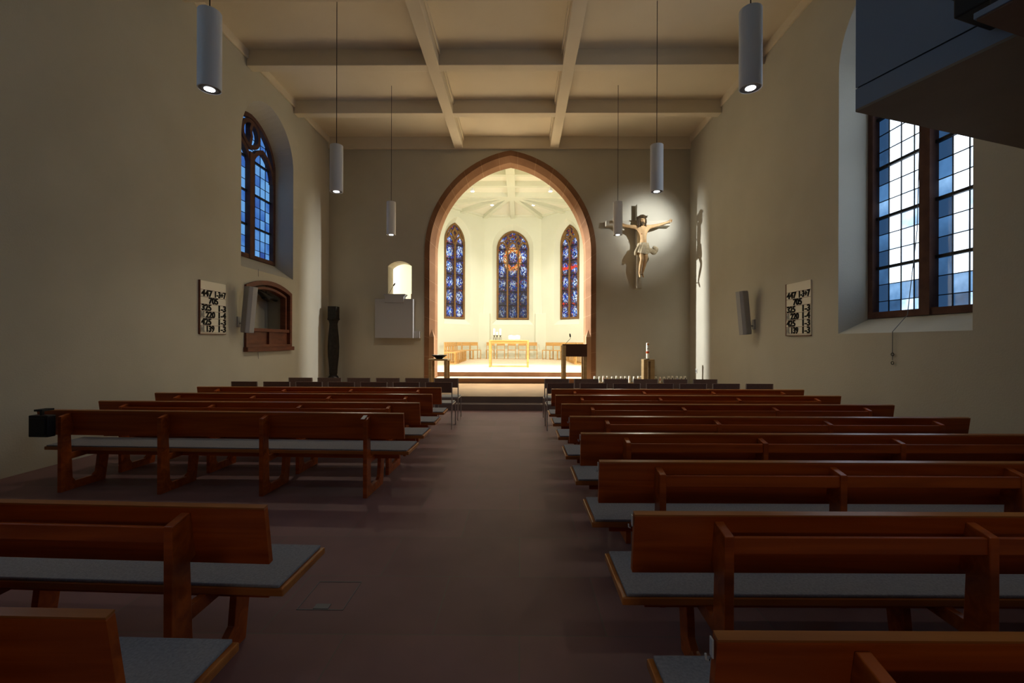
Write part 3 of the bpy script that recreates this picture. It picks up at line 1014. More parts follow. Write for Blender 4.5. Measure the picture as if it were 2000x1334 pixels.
def make_pew(rail=True):
    root = thing('pew', (0, 0, 0), 'x', 'pew')
    LB = 4.0
    # backrest board, tilted; cross-section (y, z)
    sec = [(0.100, 0.845), (0.128, 0.852), (0.170, 0.582), (0.142, 0.578)]
    MB().prism(sec, -LB / 2, LB / 2, 'x').build('backrest', WP, root, bevel=0.004)
    MB().prism([(0.100, 0.8455), (0.128, 0.8525), (0.127, 0.859), (0.099, 0.852)], -LB / 2, LB / 2, 'x').build('top_edge', WE, root)
    # seat board and felt pad
    MB().prism([(0.20, 0.398), (0.625, 0.408), (0.625, 0.442), (0.20, 0.436)], -LB / 2 - 0.03, LB / 2 + 0.03, 'x').build('seat', WE, root, bevel=0.006)
    MB().prism([(0.203, 0.436), (0.618, 0.442), (0.618, 0.458), (0.203, 0.452)], -LB / 2 - 0.008, LB / 2 + 0.008, 'x').build('seat_pad', 'felt', root, bevel=0.005)
    th = 0.040
    for k in range(4):
        x = -1.635 + 1.09 * k
        # rear post, tapering, with a rounded inner foot
        post = [(0.0, 0.0), (0.13, 0.0), (0.155, 0.09), (0.125, 0.13), (0.105, 0.60), (0.140, 0.62), (0.102, 0.825), (0.0, 0.80)]
        MB().prism(post, x - th / 2, x + th / 2, 'x').build('post', WP, root, bevel=0.004)
        fr_ = MB()
        fr_.prism([(0.12, 0.0), (0.49, 0.0), (0.49, 0.085), (0.12, 0.085)], x - th / 2 + 0.002, x + th / 2 - 0.002, 'x')
        fr_.prism([(0.43, 0.0), (0.50, 0.0), (0.56, 0.40), (0.44, 0.40), (0.405, 0.12), (0.36, 0.085)], x - th / 2 + 0.001, x + th / 2 - 0.001, 'x')
        fr_.prism([(0.10, 0.33), (0.52, 0.35), (0.56, 0.402), (0.10, 0.397)], x - th / 2 + 0.003, x + th / 2 - 0.003, 'x')
        fr_.build('leg_frame', WP, root, bevel=0.004)
    if rail:
        for k in range(3):
            x0 = -1.635 + 1.09 * k + th / 2
            x1 = x0 + 1.09 - th
            r = MB().box(x0, x1, 0.008, 0.028, 0.725, 0.793)
            r.build('book_rail', WP, root, bevel=0.003)
            MB().box(x0, x1, 0.028, 0.118, 0.716, 0.728).build('book_shelf', WP, root)
    # underseat board
    MB().box(-1.9, 1.9, 0.30, 0.32, 0.335, 0.398).build('seat_rail', WP, root)
    return root


pew_rail = make_pew(True)
pew_plain = make_pew(False)
used = {'r': False, 'p': False}


def place_pew(xin, yin, side, a, rail, label, group):
    """xin: inner end of the backrest; side -1 left of the aisle, +1 right."""
    key = 'r' if rail else 'p'
    src = pew_rail if rail else pew_plain
    o = src if not used[key] else copy_tree(src)
    used[key] = True
    o.rotation_euler = (0, 0, a)
    o.location = (xin + side * 2.0 * math.cos(a), yin + side * 2.0 * math.sin(a), 0)
    o['label'] = label
    o['group'] = group
    return o


GR, GL = 'pews right of the aisle', 'pews left of the aisle'
left_rows = [
    (-1.12, 1.12, -0.020, True, 'wooden pew left of the aisle, nearest the camera in the bottom corner'),
    (-1.15, 1.93, -0.041, True, 'wooden pew left of the aisle, second from the camera, before the open gap'),
    (-1.215, 4.61, -0.037, False, 'wooden pew without book rail, black box on its wall end, left of the aisle'),
    (-1.225, 5.43, -0.015, True, 'wooden pew left of the aisle, just beyond the one with the black box'),
    (-1.25, 6.34, -0.012, True, 'wooden pew left of the aisle, second from the chairs'),
    (-1.28, 7.27, -0.004, True, 'wooden pew left of the aisle standing directly behind the chairs'),
]
for x, y, a, r, lab in left_rows:
    place_pew(x, y, -1, a, r, lab, GL)
right_rows = [(1.05, 'nearest the camera in the bottom corner'), (1.88, 'second from the camera, grey seat pad fully in view'),
              (2.75, 'third from the camera'), (3.62, 'fourth from the camera'), (4.46, 'fifth from the camera, fourth from the chairs'),
              (5.38, 'third from the chairs'), (6.29, 'second from the chairs'), (7.12, 'directly behind the chairs')]
for y, lab in right_rows:
    place_pew(0.50, y, 1, 0.006, True, 'wooden pew right of the aisle, ' + lab, GR)

# clear plastic hooks at the aisle ends of right pews
for i, (y, lab) in enumerate(((1.05, 'nearest the camera'), (1.88, 'second from the camera'), (2.75, 'third from the camera'), (3.62, 'fourth from the camera'), (4.46, 'fifth from the camera'))):
    t = thing('plastic_hook', (0.496, y + 0.12, 0.80), 'small clear plastic hook on the aisle end of the right pew ' + lab, 'hook', 'clear hooks on the right pews')
    MB().box(-0.006, -0.001, -0.010, 0.010, -0.005, 0.045).build('plate', 'clear_plastic', t, bevel=0.003)
    MB().tube([(-0.004, 0, 0.0), (-0.010, 0, -0.014), (-0.018, 0, -0.010), (-0.019, 0, 0.004)], 0.003, 6).build('hook', 'clear_plastic', t, smooth=True)

# black box hung at the wall end of the third left pew
t = thing('book_box', (-4.97, 4.66, 0.60), 'black box with a lid hung over the wall end of a left pew', 'box', rz=-0.037)
MB().box(-0.12, 0.09, 0.0, 0.085, 0.0, 0.225).build('body', 'black_plastic', t, bevel=0.008)
MB().box(-0.10, 0.07, -0.012, 0.0, 0.03, 0.20).build('front_panel', 'black_metal', t, bevel=0.004)
MB().box(-0.07, 0.02, 0.01, 0.13, 0.265, 0.285).build('handle', 'black_metal', t)
MB().box(-0.03, -0.01, 0.03, 0.06, 0.22, 0.27).build('clip', 'black_metal', t)
# paper note on the post of the third left pew
o = MB(Matrix.Translation((-1.60, 4.657, 0.822)) @ Matrix.Rotation(0.24, 4, 'X')).box(-0.019, 0.019, -0.05, 0.045, 0, 0.004).build('paper_note', 'paper')
tag(o, 'small white paper slip on top of the aisle post of the pew behind the gap', 'note')


# ------------------------------------------------------------------ chairs
def make_nave_chair():
    root = thing('nave_chair', (0, 0, 0), 'x', 'chair')
    wd = 0.245
    MB().prism([(0.0, 0.665), (0.018, 0.665), (0.006, 0.86), (-0.012, 0.86)], -wd, wd, 'x').build('backrest', 'chair_fabric', root, bevel=0.006)
    MB().box(-wd + 0.01, wd - 0.01, 0.03, 0.46, 0.44, 0.475).build('seat', 'chair_seat', root, bevel=0.008)
    for s in (-1, 1):
        MB().tube([(s * (wd - 0.005), -0.03, 0.0), (s * (wd - 0.005), 0.015, 0.45), (s * (wd - 0.005), -0.003, 0.855)], 0.011, 8).build('leg', 'chrome', root, smooth=True)
        MB().tube([(s * (wd - 0.005), 0.47, 0.0), (s * (wd - 0.005), 0.44, 0.455)], 0.011, 8).build('leg', 'chrome', root, smooth=True)
        MB().tube([(s * (wd - 0.005), 0.015, 0.445), (s * (wd - 0.005), 0.44, 0.445)], 0.010, 8).build('side_rail', 'chrome', root, smooth=True)
    return root


proto = make_nave_chair()
first = [True]
ORD = ['aisle-end one', 'second from the aisle', 'third from the aisle', 'fourth from the aisle', 'fifth from the aisle', 'sixth from the aisle', 'seventh from the aisle']


def put_nave(x, y, label, group):
    o = proto if first[0] else copy_tree(proto)
    first[0] = False
    o.location = (x, y, 0)
    o.rotation_euler = (0, 0, random.uniform(-0.015, 0.015))
    o['label'] = label
    o['group'] = group


for k in range(7):
    put_nave(-1.49 - 0.597 * k, 8.33, 'dark brown chair left of the aisle, row nearest the pews, ' + ORD[k], 'dark chairs left of the aisle')
for k in range(6):
    put_nave(-1.505 - 0.597 * k, 9.27, 'dark brown chair left of the aisle, row nearest the steps, ' + ORD[k], 'dark chairs left of the aisle')
for k in range(7):
    put_nave(0.73 + 0.597 * k, 8.24, 'dark brown chair right of the aisle, row nearest the pews, ' + ORD[k], 'dark chairs right of the aisle')
for k in range(6):
    put_nave(0.74 + 0.597 * k, 9.2, 'dark brown chair right of the aisle, row nearest the steps, ' + ORD[k], 'dark chairs right of the aisle')


def make_oak_chair():
    root = thing('oak_chair', (0, 0, 0), 'x', 'chair')
    # faces -y (towards the sitter's front); back at y = 0
    MB().prism([(-0.01, 0.78), (0.012, 0.78), (0.022, 0.985), (0.0, 0.985)], -0.245, 0.245, 'x').build('backrest', 'oak', root, bevel=0.004)
    MB().box(-0.245, 0.245, -0.49, -0.02, 0.50, 0.545).build('seat', 'oak', root, bevel=0.005)
    for s in (-1, 1):
        MB().prism([(-0.025, 0), (0.015, 0), (0.012, 0.80), (-0.02, 0.80)], s * 0.228 - 0.017, s * 0.228 + 0.017, 'x').build('leg', 'oak', root)
        MB().box(s * 0.228 - 0.017, s * 0.228 + 0.017, -0.485, -0.448, 0, 0.505).build('leg', 'oak', root)
        MB().box(s * 0.228 - 0.010, s * 0.228 + 0.010, -0.45, -0.02, 0.03, 0.055).build('side_rail', 'oak', root)
    return root


oproto = make_oak_chair()
ofirst = [True]


def put_oak(x, y, rz, label, group):
    o = oproto if ofirst[0] else copy_tree(oproto)
    ofirst[0] = False
    o.location = (x, y, ZH)
    o.rotation_euler = (0, 0, rz)
    o['label'] = label
    o['group'] = group


POS5 = ['leftmost of five', 'second from left of five', 'middle of five', 'second from right of five', 'rightmost of five']
for k, x in enumerate((-1.78, -1.16, -0.50, 0.13, 0.77)):
    put_oak(x, 27.3, 0, 'pale oak chair on the back wall behind the altar table, ' + POS5[k], 'oak chairs behind the altar')
ds = ['next to the altar chairs', 'second towards the side wall', 'third towards the side wall', 'fourth towards the side wall']
for k, (x, y) in enumerate(((-2.72, 26.75), (-3.13, 26.25), (-3.54, 25.75), (-3.95, 25.25))):
    put_oak(x, y, 0.5, 'pale oak chair on the left slanting chancel wall, ' + ds[k], 'oak chairs left of the altar')
for k, (x, y) in enumerate(((1.72, 26.75), (2.12, 26.25), (2.52, 25.75), (2.92, 25.25))):
    put_oak(x, y, -0.5, 'pale oak chair on the right slanting chancel wall, ' + ds[k], 'oak chairs right of the altar')
od2 = ['nearest the nave', 'second from the nave', 'third from the nave', 'fourth from the nave', 'fifth from the nave', 'sixth from the nave', 'seventh from the nave']
for k in range(7):
    put_oak(-3.33, 20.2 + 0.60 * k, PI / 2, 'pale oak chair in the row along the left chancel side, ' + od2[k], 'oak chairs along the left side')
for k in range(7):
    put_oak(2.50 + 0.42, 20.2 + 0.60 * k, -PI / 2, 'pale oak chair in the row along the right chancel side, ' + od2[k], 'oak chairs along the right side')

# ------------------------------------------------------------------ altar table and what stands on it
YA = 17.9
t = thing('altar_table', (-0.445, YA, ZH), 'pale oak altar table of open frame shape in the middle of the chancel', 'table')
hw, hh = 0.785, 1.075
MB().box(-hw, hw, 0, 0.85, hh - 0.045, hh).build('table_top', 'oak', t, bevel=0.006)
for s in (-1, 1):
    for yy in (0.0, 0.78):
        MB().box(min(s * hw, s * (hw - 0.07)), max(s * hw, s * (hw - 0.07)), yy, yy + 0.07, 0, hh - 0.045).build('leg', 'oak', t, bevel=0.004)
    MB().box(s * (hw - 0.035) - 0.02, s * (hw - 0.035) + 0.02, 0.07, 0.78, 0.03, 0.08).build('side_rail', 'oak', t)
MB().box(-hw + 0.07, hw - 0.07, 0.02, 0.04, hh - 0.14, hh - 0.045).build('apron', 'oak', t)
MB().box(-hw + 0.07, hw - 0.07, 0.02, 0.06, 0.03, 0.07).build('foot_rail', 'oak', t)
t['label'] = 'pale oak altar table of open frame shape in the middle of the chancel'
ZA = ZH + hh
labs = ['tall white candle, left one on the altar', 'short white candle, middle one on the altar', 'tall white candle, right one on the altar']
for k, (dx, dy, h) in enumerate(((-0.60, 0.40, 0.27), (-0.485, 0.34, 0.13), (-0.355, 0.40, 0.265))):
    t = thing('candle_holder', (-0.445 + dx, YA + dy, ZA), 'dark iron three-legged candle holder on the altar table, under the ' + labs[k][:labs[k].index(',')].replace('white ', '') + (' at left' if k == 0 else ' at right' if k == 2 else ''), 'candle holder', 'iron holders on the altar')
    for q in range(3):
        a = 2 * PI * q / 3 + 0.5
        MB().tube([(0.05 * math.cos(a), 0.05 * math.sin(a), 0.0), (0.045 * math.cos(a), 0.045 * math.sin(a), 0.08), (0.015 * math.cos(a), 0.015 * math.sin(a), 0.14), (0, 0, 0.16)], 0.008, 6).build('leg', 'iron', t, smooth=True)
    MB().lathe([(0.012, 0.15), (0.04, 0.172), (0.054, 0.186), (0.052, 0.192), (0.01, 0.188)], n=16).build('drip_pan', 'iron', t, smooth=True)
    c = thing('altar_candle', (-0.445 + dx, YA + dy, ZA + 0.19), labs[k], 'candle', 'white candles on the altar')
    MB().lathe([(0.036, 0), (0.038, 0.01), (0.038, h - 0.01), (0.034, h)], n=16).build('wax_body', 'wax', c, smooth=True)
    MB().tube([(0, 0, h - 0.005), (0.003, 0, h + 0.02)], 0.003, 5).build('wick', 'ink', c)
t = thing('altar_book', (-0.24, YA + 0.35, ZA), 'white open book on a low sloping stand on the altar table beside the candles', 'book')
MB().prism([(-0.14, 0.0), (0.14, 0.0), (0.14, 0.13), (-0.14, 0.03)], -0.20, 0.20, 'x').build('stand', 'wax', t, bevel=0.008)
MB().add([(-0.22, -0.14, 0.035), (0, -0.14, 0.03), (0.22, -0.14, 0.035), (-0.24, 0.14, 0.165), (0, 0.14, 0.15), (0.24, 0.14, 0.165),
          (-0.22, -0.15, 0.055), (-0.11, -0.15, 0.065), (0, -0.15, 0.045), (0.11, -0.15, 0.065), (0.22, -0.15, 0.055), (-0.22, 0.13, 0.185), (-0.11, 0.13, 0.197), (0, 0.13, 0.175), (0.11, 0.13, 0.197), (0.22, 0.13, 0.185)],
         [(0, 3, 4, 1), (1, 4, 5, 2), (6, 7, 12, 11), (7, 8, 13, 12), (8, 9, 14, 13), (9, 10, 15, 14), (0, 1, 8, 7, 6), (1, 2, 10, 9, 8), (3, 11, 12, 13, 4), (4, 13, 14, 15, 5), (0, 6, 11, 3), (2, 5, 15, 10)]).build('pages', 'paper', t)


def gooseneck(name, loc, path, label):
    t = thing(name, loc, label, 'microphone')
    MB().tube(path, 0.006, 6).build('neck', 'black_metal', t, smooth=True)
    p, q = Vector(path[-2]), Vector(path[-1])
    d = (q - p).normalized()
    MB().tube([q, q + d * 0.02, q + d * 0.08, q + d * 0.11], [0.010, 0.022, 0.022, 0.008], 10).build('capsule', 'black_plastic', t, smooth=True)
    MB().lathe([(0.022, 0), (0.022, 0.012), (0.008, 0.016)], path[0], 12).build('base', 'black_metal', t, smooth=True)


# lectern, right inside the nave side of the arch
YLc = 13.1
t = thing('lectern', (1.22, YLc, ZP), 'oak lectern with dark front panel standing before the right jamb of the arch', 'lectern')
LW, LH = 0.70, 1.245
for x0 in (0.0, LW - 0.10):
    MB().box(x0, x0 + 0.10, 0.0, 0.10, 0, LH - 0.03).build('leg', 'dull_oak', t, bevel=0.004)
    MB().box(x0, x0 + 0.10, 0.36, 0.46, 0, LH - 0.06).build('leg', 'dull_oak', t, bevel=0.004)
MB().box(0.10, LW + 0.004, -0.012, 0.012, LH - 0.36, LH - 0.03).build('front_panel', 'dark_panel', t, bevel=0.003)
MB().prism([(-0.01, LH - 0.03), (0.47, LH - 0.09), (0.47, LH - 0.06), (-0.01, LH)], 0.0, LW + 0.01, 'x').build('desk_top', 'dark_panel', t, bevel=0.004)
MB().box(0.10, LW - 0.10, 0.38, 0.42, 0.02, 0.06).build('foot_rail', 'dull_oak', t)
gooseneck('microphone', (1.22 + 0.08, YLc + 0.12, ZP + LH - 0.022), [(0, 0, 0), (0.06, 0, 0.08), (0.14, 0, 0.165), (0.16, 0, 0.185), (0.155, 0, 0.22)], 'thin black gooseneck microphone on the lectern by the arch')
# font table and bowl
t = thing('font_table', (-2.60, 12.8, ZP), 'small oak stand with open frame legs before the left jamb of the arch', 'table')
FH = 0.81
MB().box(0, 0.56, 0, 0.5, FH - 0.045, FH).build('table_top', 'dull_oak', t, bevel=0.004)
for x0 in (0.015, 0.455):
    MB().box(x0, x0 + 0.09, 0.01, 0.06, 0, FH - 0.045).build('leg', 'dull_oak', t, bevel=0.004)
    MB().box(x0, x0 + 0.09, 0.43, 0.48, 0, FH - 0.045).build('leg', 'dull_oak', t, bevel=0.004)
t = thing('font_bowl', (-2.32, 13.05, ZP + FH), 'wide dark metal baptism bowl on the small oak stand left of the steps', 'bowl')
MB().lathe([(0.085, 0), (0.09, 0.012), (0.14, 0.045), (0.215, 0.10), (0.222, 0.112), (0.214, 0.114), (0.13, 0.06), (0.05, 0.03), (0.001, 0.026)], n=32).build('bowl', 'black_metal', t, smooth=True)

# paschal candle and stand
t = thing('candle_stand', (3.79, 13.55, ZP), 'oak block stand with a slot, carrying the tall decorated candle under the crucifix', 'stand')
SH = 0.80
MB().box(-0.155, -0.035, -0.14, 0.14, 0, SH).build('side_post', 'dull_oak', t, bevel=0.004)
MB().box(0.045, 0.165, -0.14, 0.14, 0, SH).build('side_post', 'dull_oak', t, bevel=0.004)
MB().box(-0.036, 0.046, -0.13, 0.13, SH - 0.06, SH - 0.005).build('bridge', 'dull_oak', t)
c = thing('paschal_candle', (3.77, 13.50, ZP + SH - 0.004), 'tall white candle with red and gold ornaments on the oak stand below the crucifix', 'candle')
MB().lathe([(0.05, 0.0), (0.052, 0.012), (0.03, 0.03)], n=16).build('holder', 'iron', c, smooth=True)
MB().lathe([(0.040, 0.025), (0.040, 0.485), (0.036, 0.49)], n=20).build('wax_body', 'wax', c, smooth=True)
MB().lathe([(0.043, 0.185), (0.0435, 0.21), (0.0435, 0.235), (0.043, 0.24)], n=20).build('band', 'red_wax', c, smooth=True)
MB().lathe([(0.0425, 0.175), (0.0425, 0.185)], n=20).build('gold_line', 'gold', c, smooth=True)
def disc_on(cx, cz, r, y, mat, name):
    pts = [(cx + r * math.cos(2 * PI * k / 14), cz + r * math.sin(2 * PI * k / 14)) for k in range(14)]
    MB().prism(pts, y, y + 0.02, 'y').build(name, mat, c)
disc_on(0.0, 0.45, 0.030, -0.046, 'red_wax', 'sun_ornament')
disc_on(0.0, 0.45, 0.016, -0.048, 'gold', 'sun_centre')
MB().bar([(-0.016, 0.29), (-0.018, 0.325), (0, 0.345), (0.018, 0.325), (0.016, 0.29)], 0.008, -0.044, -0.03).build('omega_ornament', 'ink', c)
MB().bar([(-0.014, 0.385), (0, 0.415), (0.014, 0.385)], 0.008, -0.044, -0.03).build('alpha_ornament', 'ink', c)

# low bench with small decorated candles
t = thing('candle_bench', (2.6, 13.8, ZP), 'low pale bench along the end wall carrying the row of small candles', 'bench')
MB().box(-0.42, 2.45, 0.0, 0.32, 0.04, 0.075).build('board', 'dull_oak', t, bevel=0.003)
for x0 in (-0.15, 1.1, 2.3):
    MB().box(x0, x0 + 0.06, 0.03, 0.29, 0, 0.04).build('foot', 'dull_oak', t)
cols = ['green_wax', 'red_wax', 'gold', 'blue_wax', 'ink']
names = {'green_wax': 'green', 'red_wax': 'red', 'gold': 'golden', 'blue_wax': 'blue', 'ink': 'dark'}
xs = [1161.5, 1171, 1178.5, 1186, 1195.5, 1204, 1213, 1221, 1229, 1238, 1246.5, 1251.5, 1263, 1280, 1288, 1296, 1305, 1312, 1321, 1329, 1336.5]
cc = [0, 0, 1, 2, 3, 0, 3, 4, 2, 4, 2, 3, 2, 0, 1, 0, 4, 4, 3, 4, 4]
prev = None
words_c = ['by the arch jamb', 'one beyond the jamb candle', 'third from the arch', 'fourth from the arch', 'fifth from the arch', 'sixth from the arch', 'seventh from the arch', 'eighth from the arch', 'ninth from the arch', 'tenth from the arch', 'eleventh from the arch', 'just left of the tall candle stand', 'standing before the tall candle stand', 'first beyond the tall candle stand', 'second beyond the tall candle stand', 'third beyond the tall candle stand', 'fourth beyond the tall candle stand', 'fifth from the wall corner', 'third from the wall corner', 'second from the wall corner', 'last one by the wall corner']
for i, px in enumerate(xs):
    yy = 13.92 if px not in (1171, 1229, 1288) else 13.86
    x = (px - 1016) * yy / 889
    h = random.uniform(0.175, 0.205)
    r = random.uniform(0.030, 0.038)
    m_ = cols[cc[i]]
    c = thing('small_candle', (x, yy, ZP + 0.075), 'small candle with %s ornament on the low bench, %s' % (names[m_], words_c[i]), 'candle', 'small candles on the bench')
    MB().lathe([(r, 0), (r, h - 0.015), (r * 0.8, h), (r * 0.2, h + 0.003)], n=12).build('wax_body', 'wax', c, smooth=True)
    MB().tube([(0, 0, h), (0, 0, h + 0.02)], 0.003, 5).build('wick', 'ink', c)
    MB().prism([(-0.014, h * 0.4), (0.0, h * 0.3), (0.016, h * 0.42), (0.012, h * 0.7), (0, h * 0.82), (-0.012, h * 0.66)], -r - 0.003, -r + 0.012, 'y').build('ornament', m_, c)

# carved black pillar
t = thing('carved_pillar', (-5.66, 13.75, ZP), 'tall black carved wooden column standing in the left corner of the platform', 'sculpture')
MB().box(-0.13, 0.13, -0.13, 0.13, 1.98, 2.36).build('capital', 'black_wood', t, bevel=0.012)
MB().lathe([(0.10, 0.28), (0.115, 0.34), (0.12, 0.5), (0.155, 0.85), (0.165, 1.15), (0.15, 1.45), (0.125, 1.7), (0.115, 1.84), (0.14, 1.93), (0.17, 1.99)], n=14).build('shaft', 'black_wood', t, smooth=True)
MB().lathe([(0.16, 0.0), (0.165, 0.15), (0.15, 0.22), (0.10, 0.29)], n=14).build('base', 'black_wood', t, smooth=True)
MB().lathe([(0.14, 1.93), (0.175, 1.96), (0.175, 2.0)], n=14).build('collar', 'black_wood', t, smooth=True)

# ------------------------------------------------------------------ pulpit
t = thing('pulpit', (0, YE, 0), 'pale grey pulpit box projecting from the end wall below a bright arched opening', 'pulpit')
MB().box(-4.47, -3.30, -0.24, 0.0, 1.71, 2.92).build('body', 'pulpit_white', t, bevel=0.006)
MB().box(-3.30, -3.12, -0.12, 0.0, 1.71, 1.93).build('bracket', 'pulpit_white', t, bevel=0.004)
MB().prism([(-4.22, 3.04), (-4.16, 2.98), (-4.16, 2.80), (-3.58, 2.80), (-3.58, 2.98), (-3.52, 3.04)], -0.27, -0.02, 'y').build('book_desk', 'pulpit_white', t, bevel=0.006)
MB().box(-4.20, -3.53, -0.26, 0.02, 3.04, 3.065).build('desk_top', 'pulpit_white', t, bevel=0.004)
MB().box(-3.40 - 0.08, -3.40, 0.25, 0.27, 2.72, 3.12).build('inner_door', 'oak', t)
MB().box(-4.14, -3.40, 0.0, 0.6, 2.66, 2.70).build('inner_sill', 'pulpit_white', t)
gooseneck('pulpit_microphone', (-4.09, YE - 0.12, 3.065), [(0, 0, 0), (0.06, 0, 0.10), (0.125, 0, 0.22), (0.15, 0, 0.26)], 'thin black gooseneck microphone on the pulpit desk')

# ------------------------------------------------------------------ crucifix
t = thing('crucifix', (3.64, YE, 3.25), 'carved life-size crucifix figure on a pale cross, spotlit on the end wall', 'crucifix')
MB().box(-0.08, 0.08, -0.25, 0, 0.0, 2.58).build('cross_post', 'plaster', t, bevel=0.004)
MB().box(-1.02, -0.08, -0.25, 0, 1.92, 2.08).build('cross_beam', 'plaster', t, bevel=0.004)
MB().box(0.08, 0.94, -0.25, 0, 1.92, 2.08).build('cross_beam', 'plaster', t, bevel=0.004)


def skin_body(name, mat, verts, edges, radii, root, parent, subdiv=2):
    me = bpy.data.meshes.new(name)
    me.from_pydata(verts, edges, [])
    bm = bmesh.new()
    bm.from_mesh(me)
    lay = bm.verts.layers.skin.verify()
    for i, v in enumerate(bm.verts):
        r = radii[i]
        v[lay].radius = r if isinstance(r, tuple) else (r, r)
        v[lay].use_root = (i == root)
    bm.to_mesh(me)
    bm.free()
    o = bpy.data.objects.new(name, me)
    C.objects.link(o)
    sm = o.modifiers.new('skin', 'SKIN')
    sm.use_smooth_shade = True
    ss = o.modifiers.new('sub', 'SUBSURF')
    ss.levels = ss.render_levels = subdiv
    # bake the modifiers into a plain mesh
    dg = bpy.context.evaluated_depsgraph_get()
    me2 = bpy.data.meshes.new_from_object(o.evaluated_get(dg))
    o.modifiers.clear()
    o.data = me2
    me2.materials.clear()
    me2.materials.append(MATS[mat])
    for p in me2.polygons:
        p.use_smooth = True
    o.parent = parent
    return o


V, E, R = [], [], []
def jv(p, r, prev=None):
    V.append(p)
    R.append(r)
    if prev is not None:
        E.append((prev, len(V) - 1))
    return len(V) - 1
fy = -0.42    # depth of the torso in front of the wall
pel = jv((0.06, fy, 1.22), (0.135, 0.10))
wa = jv((0.07, fy, 1.42), (0.115, 0.085), pel)
rb = jv((0.07, fy - 0.01, 1.62), (0.150, 0.10), wa)
ch = jv((0.07, fy - 0.01, 1.78), (0.155, 0.10), rb)
nk = jv((0.055, fy - 0.02, 1.875), (0.060, 0.06), ch)
n2 = jv((0.035, fy - 0.07, 1.91), (0.058, 0.058), nk)
hd1 = jv((0.02, fy - 0.125, 1.945), (0.064, 0.080), n2)
hd2 = jv((0.01, fy - 0.13, 2.03), (0.078, 0.096), hd1)
hd3 = jv((0.005, fy - 0.115, 2.09), (0.055, 0.07), hd2)
for s in (-1, 1):
    sh = jv((0.06 + s * 0.17, fy, 1.83), 0.065, ch)
    el = jv((0.06 + s * 0.47, fy + 0.03, 1.90 + (0.0 if s > 0 else -0.03)), 0.046, sh)
    fa = jv((0.06 + s * 0.57, fy + 0.04, 1.93 + (0.0 if s > 0 else -0.025)), 0.044, el)
    wr = jv((0.06 + s * 0.76, fy + 0.08, 2.00), (0.026, 0.030), fa)
    pm = jv((0.06 + s * 0.83, fy + 0.10, 2.03), (0.020, 0.040), wr)
    for q in range(4):
        base = jv((0.06 + s * 0.865, fy + 0.085 - 0.012 * q * 0.3, 2.065 - 0.020 * q), 0.012, pm)
        kn = jv((0.06 + s * (0.895 - 0.004 * q), fy + 0.06, 2.070 - 0.022 * q), 0.011, base)
        jv((0.06 + s * (0.885 - 0.004 * q), fy + 0.025, 2.066 - 0.021 * q), 0.009, kn)
    tb = jv((0.06 + s * 0.83, fy + 0.06, 2.075), 0.012, pm)
    jv((0.06 + s * 0.855, fy + 0.03, 2.09), 0.010, tb)
for s in (-1, 1):
    hp = jv((0.055 + s * 0.075, fy - 0.01, 1.12), 0.088, pel)
    th_ = jv((0.055 + s * 0.065, fy - 0.08, 1.00), 0.076, hp)
    k1 = jv((0.05 + s * 0.062, fy - 0.15, 0.865), 0.058, th_)
    k2 = jv((0.043 + s * 0.060, fy - 0.15, 0.80), 0.050, k1)
    cf = jv((0.030 + s * 0.056, fy - 0.07, 0.66), 0.054, k2)
    cf2 = jv((0.018 + s * 0.048, fy - 0.01, 0.54), 0.040, cf)
    an = jv((0.008 + s * 0.040, fy + 0.03, 0.43), 0.030, cf2)
    ft = jv((0.008 + s * 0.045, fy - 0.02, 0.365), (0.034, 0.026), an)
    jv((0.010 + s * 0.052, fy - 0.07, 0.305), (0.030, 0.016), ft)
skin_body('figure', 'skin', V, E, R, pel, t)
# face details, hair, beard and crown share one offset: the head hangs forward
hy, hz = fy - 0.04, -0.09
MB().add([(0.0, hy - 0.175, 2.125 + hz), (-0.018, hy - 0.17, 2.065 + hz), (0.022, hy - 0.17, 2.065 + hz), (0.002, hy - 0.205, 2.07 + hz), (0.0, hy - 0.15, 2.09 + hz)],
         [(0, 1, 3), (0, 3, 2), (1, 2, 3), (0, 2, 1)]).build('nose', 'skin', t, smooth=True)


def ball(mb, c, rx, ry, rz, n=16, amp=0.0, seed=0):
    loops = []
    m_ = 10
    for k in range(m_ + 1):
        ph = -PI / 2 + PI * k / m_
        rr_ = max(0.02, math.cos(ph))
        loops.append([(c[0] + rx * rr_ * math.cos(2 * PI * i_ / n) * (1 + amp * math.sin(5 * i_ + seed + k)), c[1] + ry * rr_ * math.sin(2 * PI * i_ / n) * (1 + amp * math.cos(4 * i_ + k)), c[2] + rz * math.sin(ph)) for i_ in range(n)])
    return mb.loft(loops, True, True)


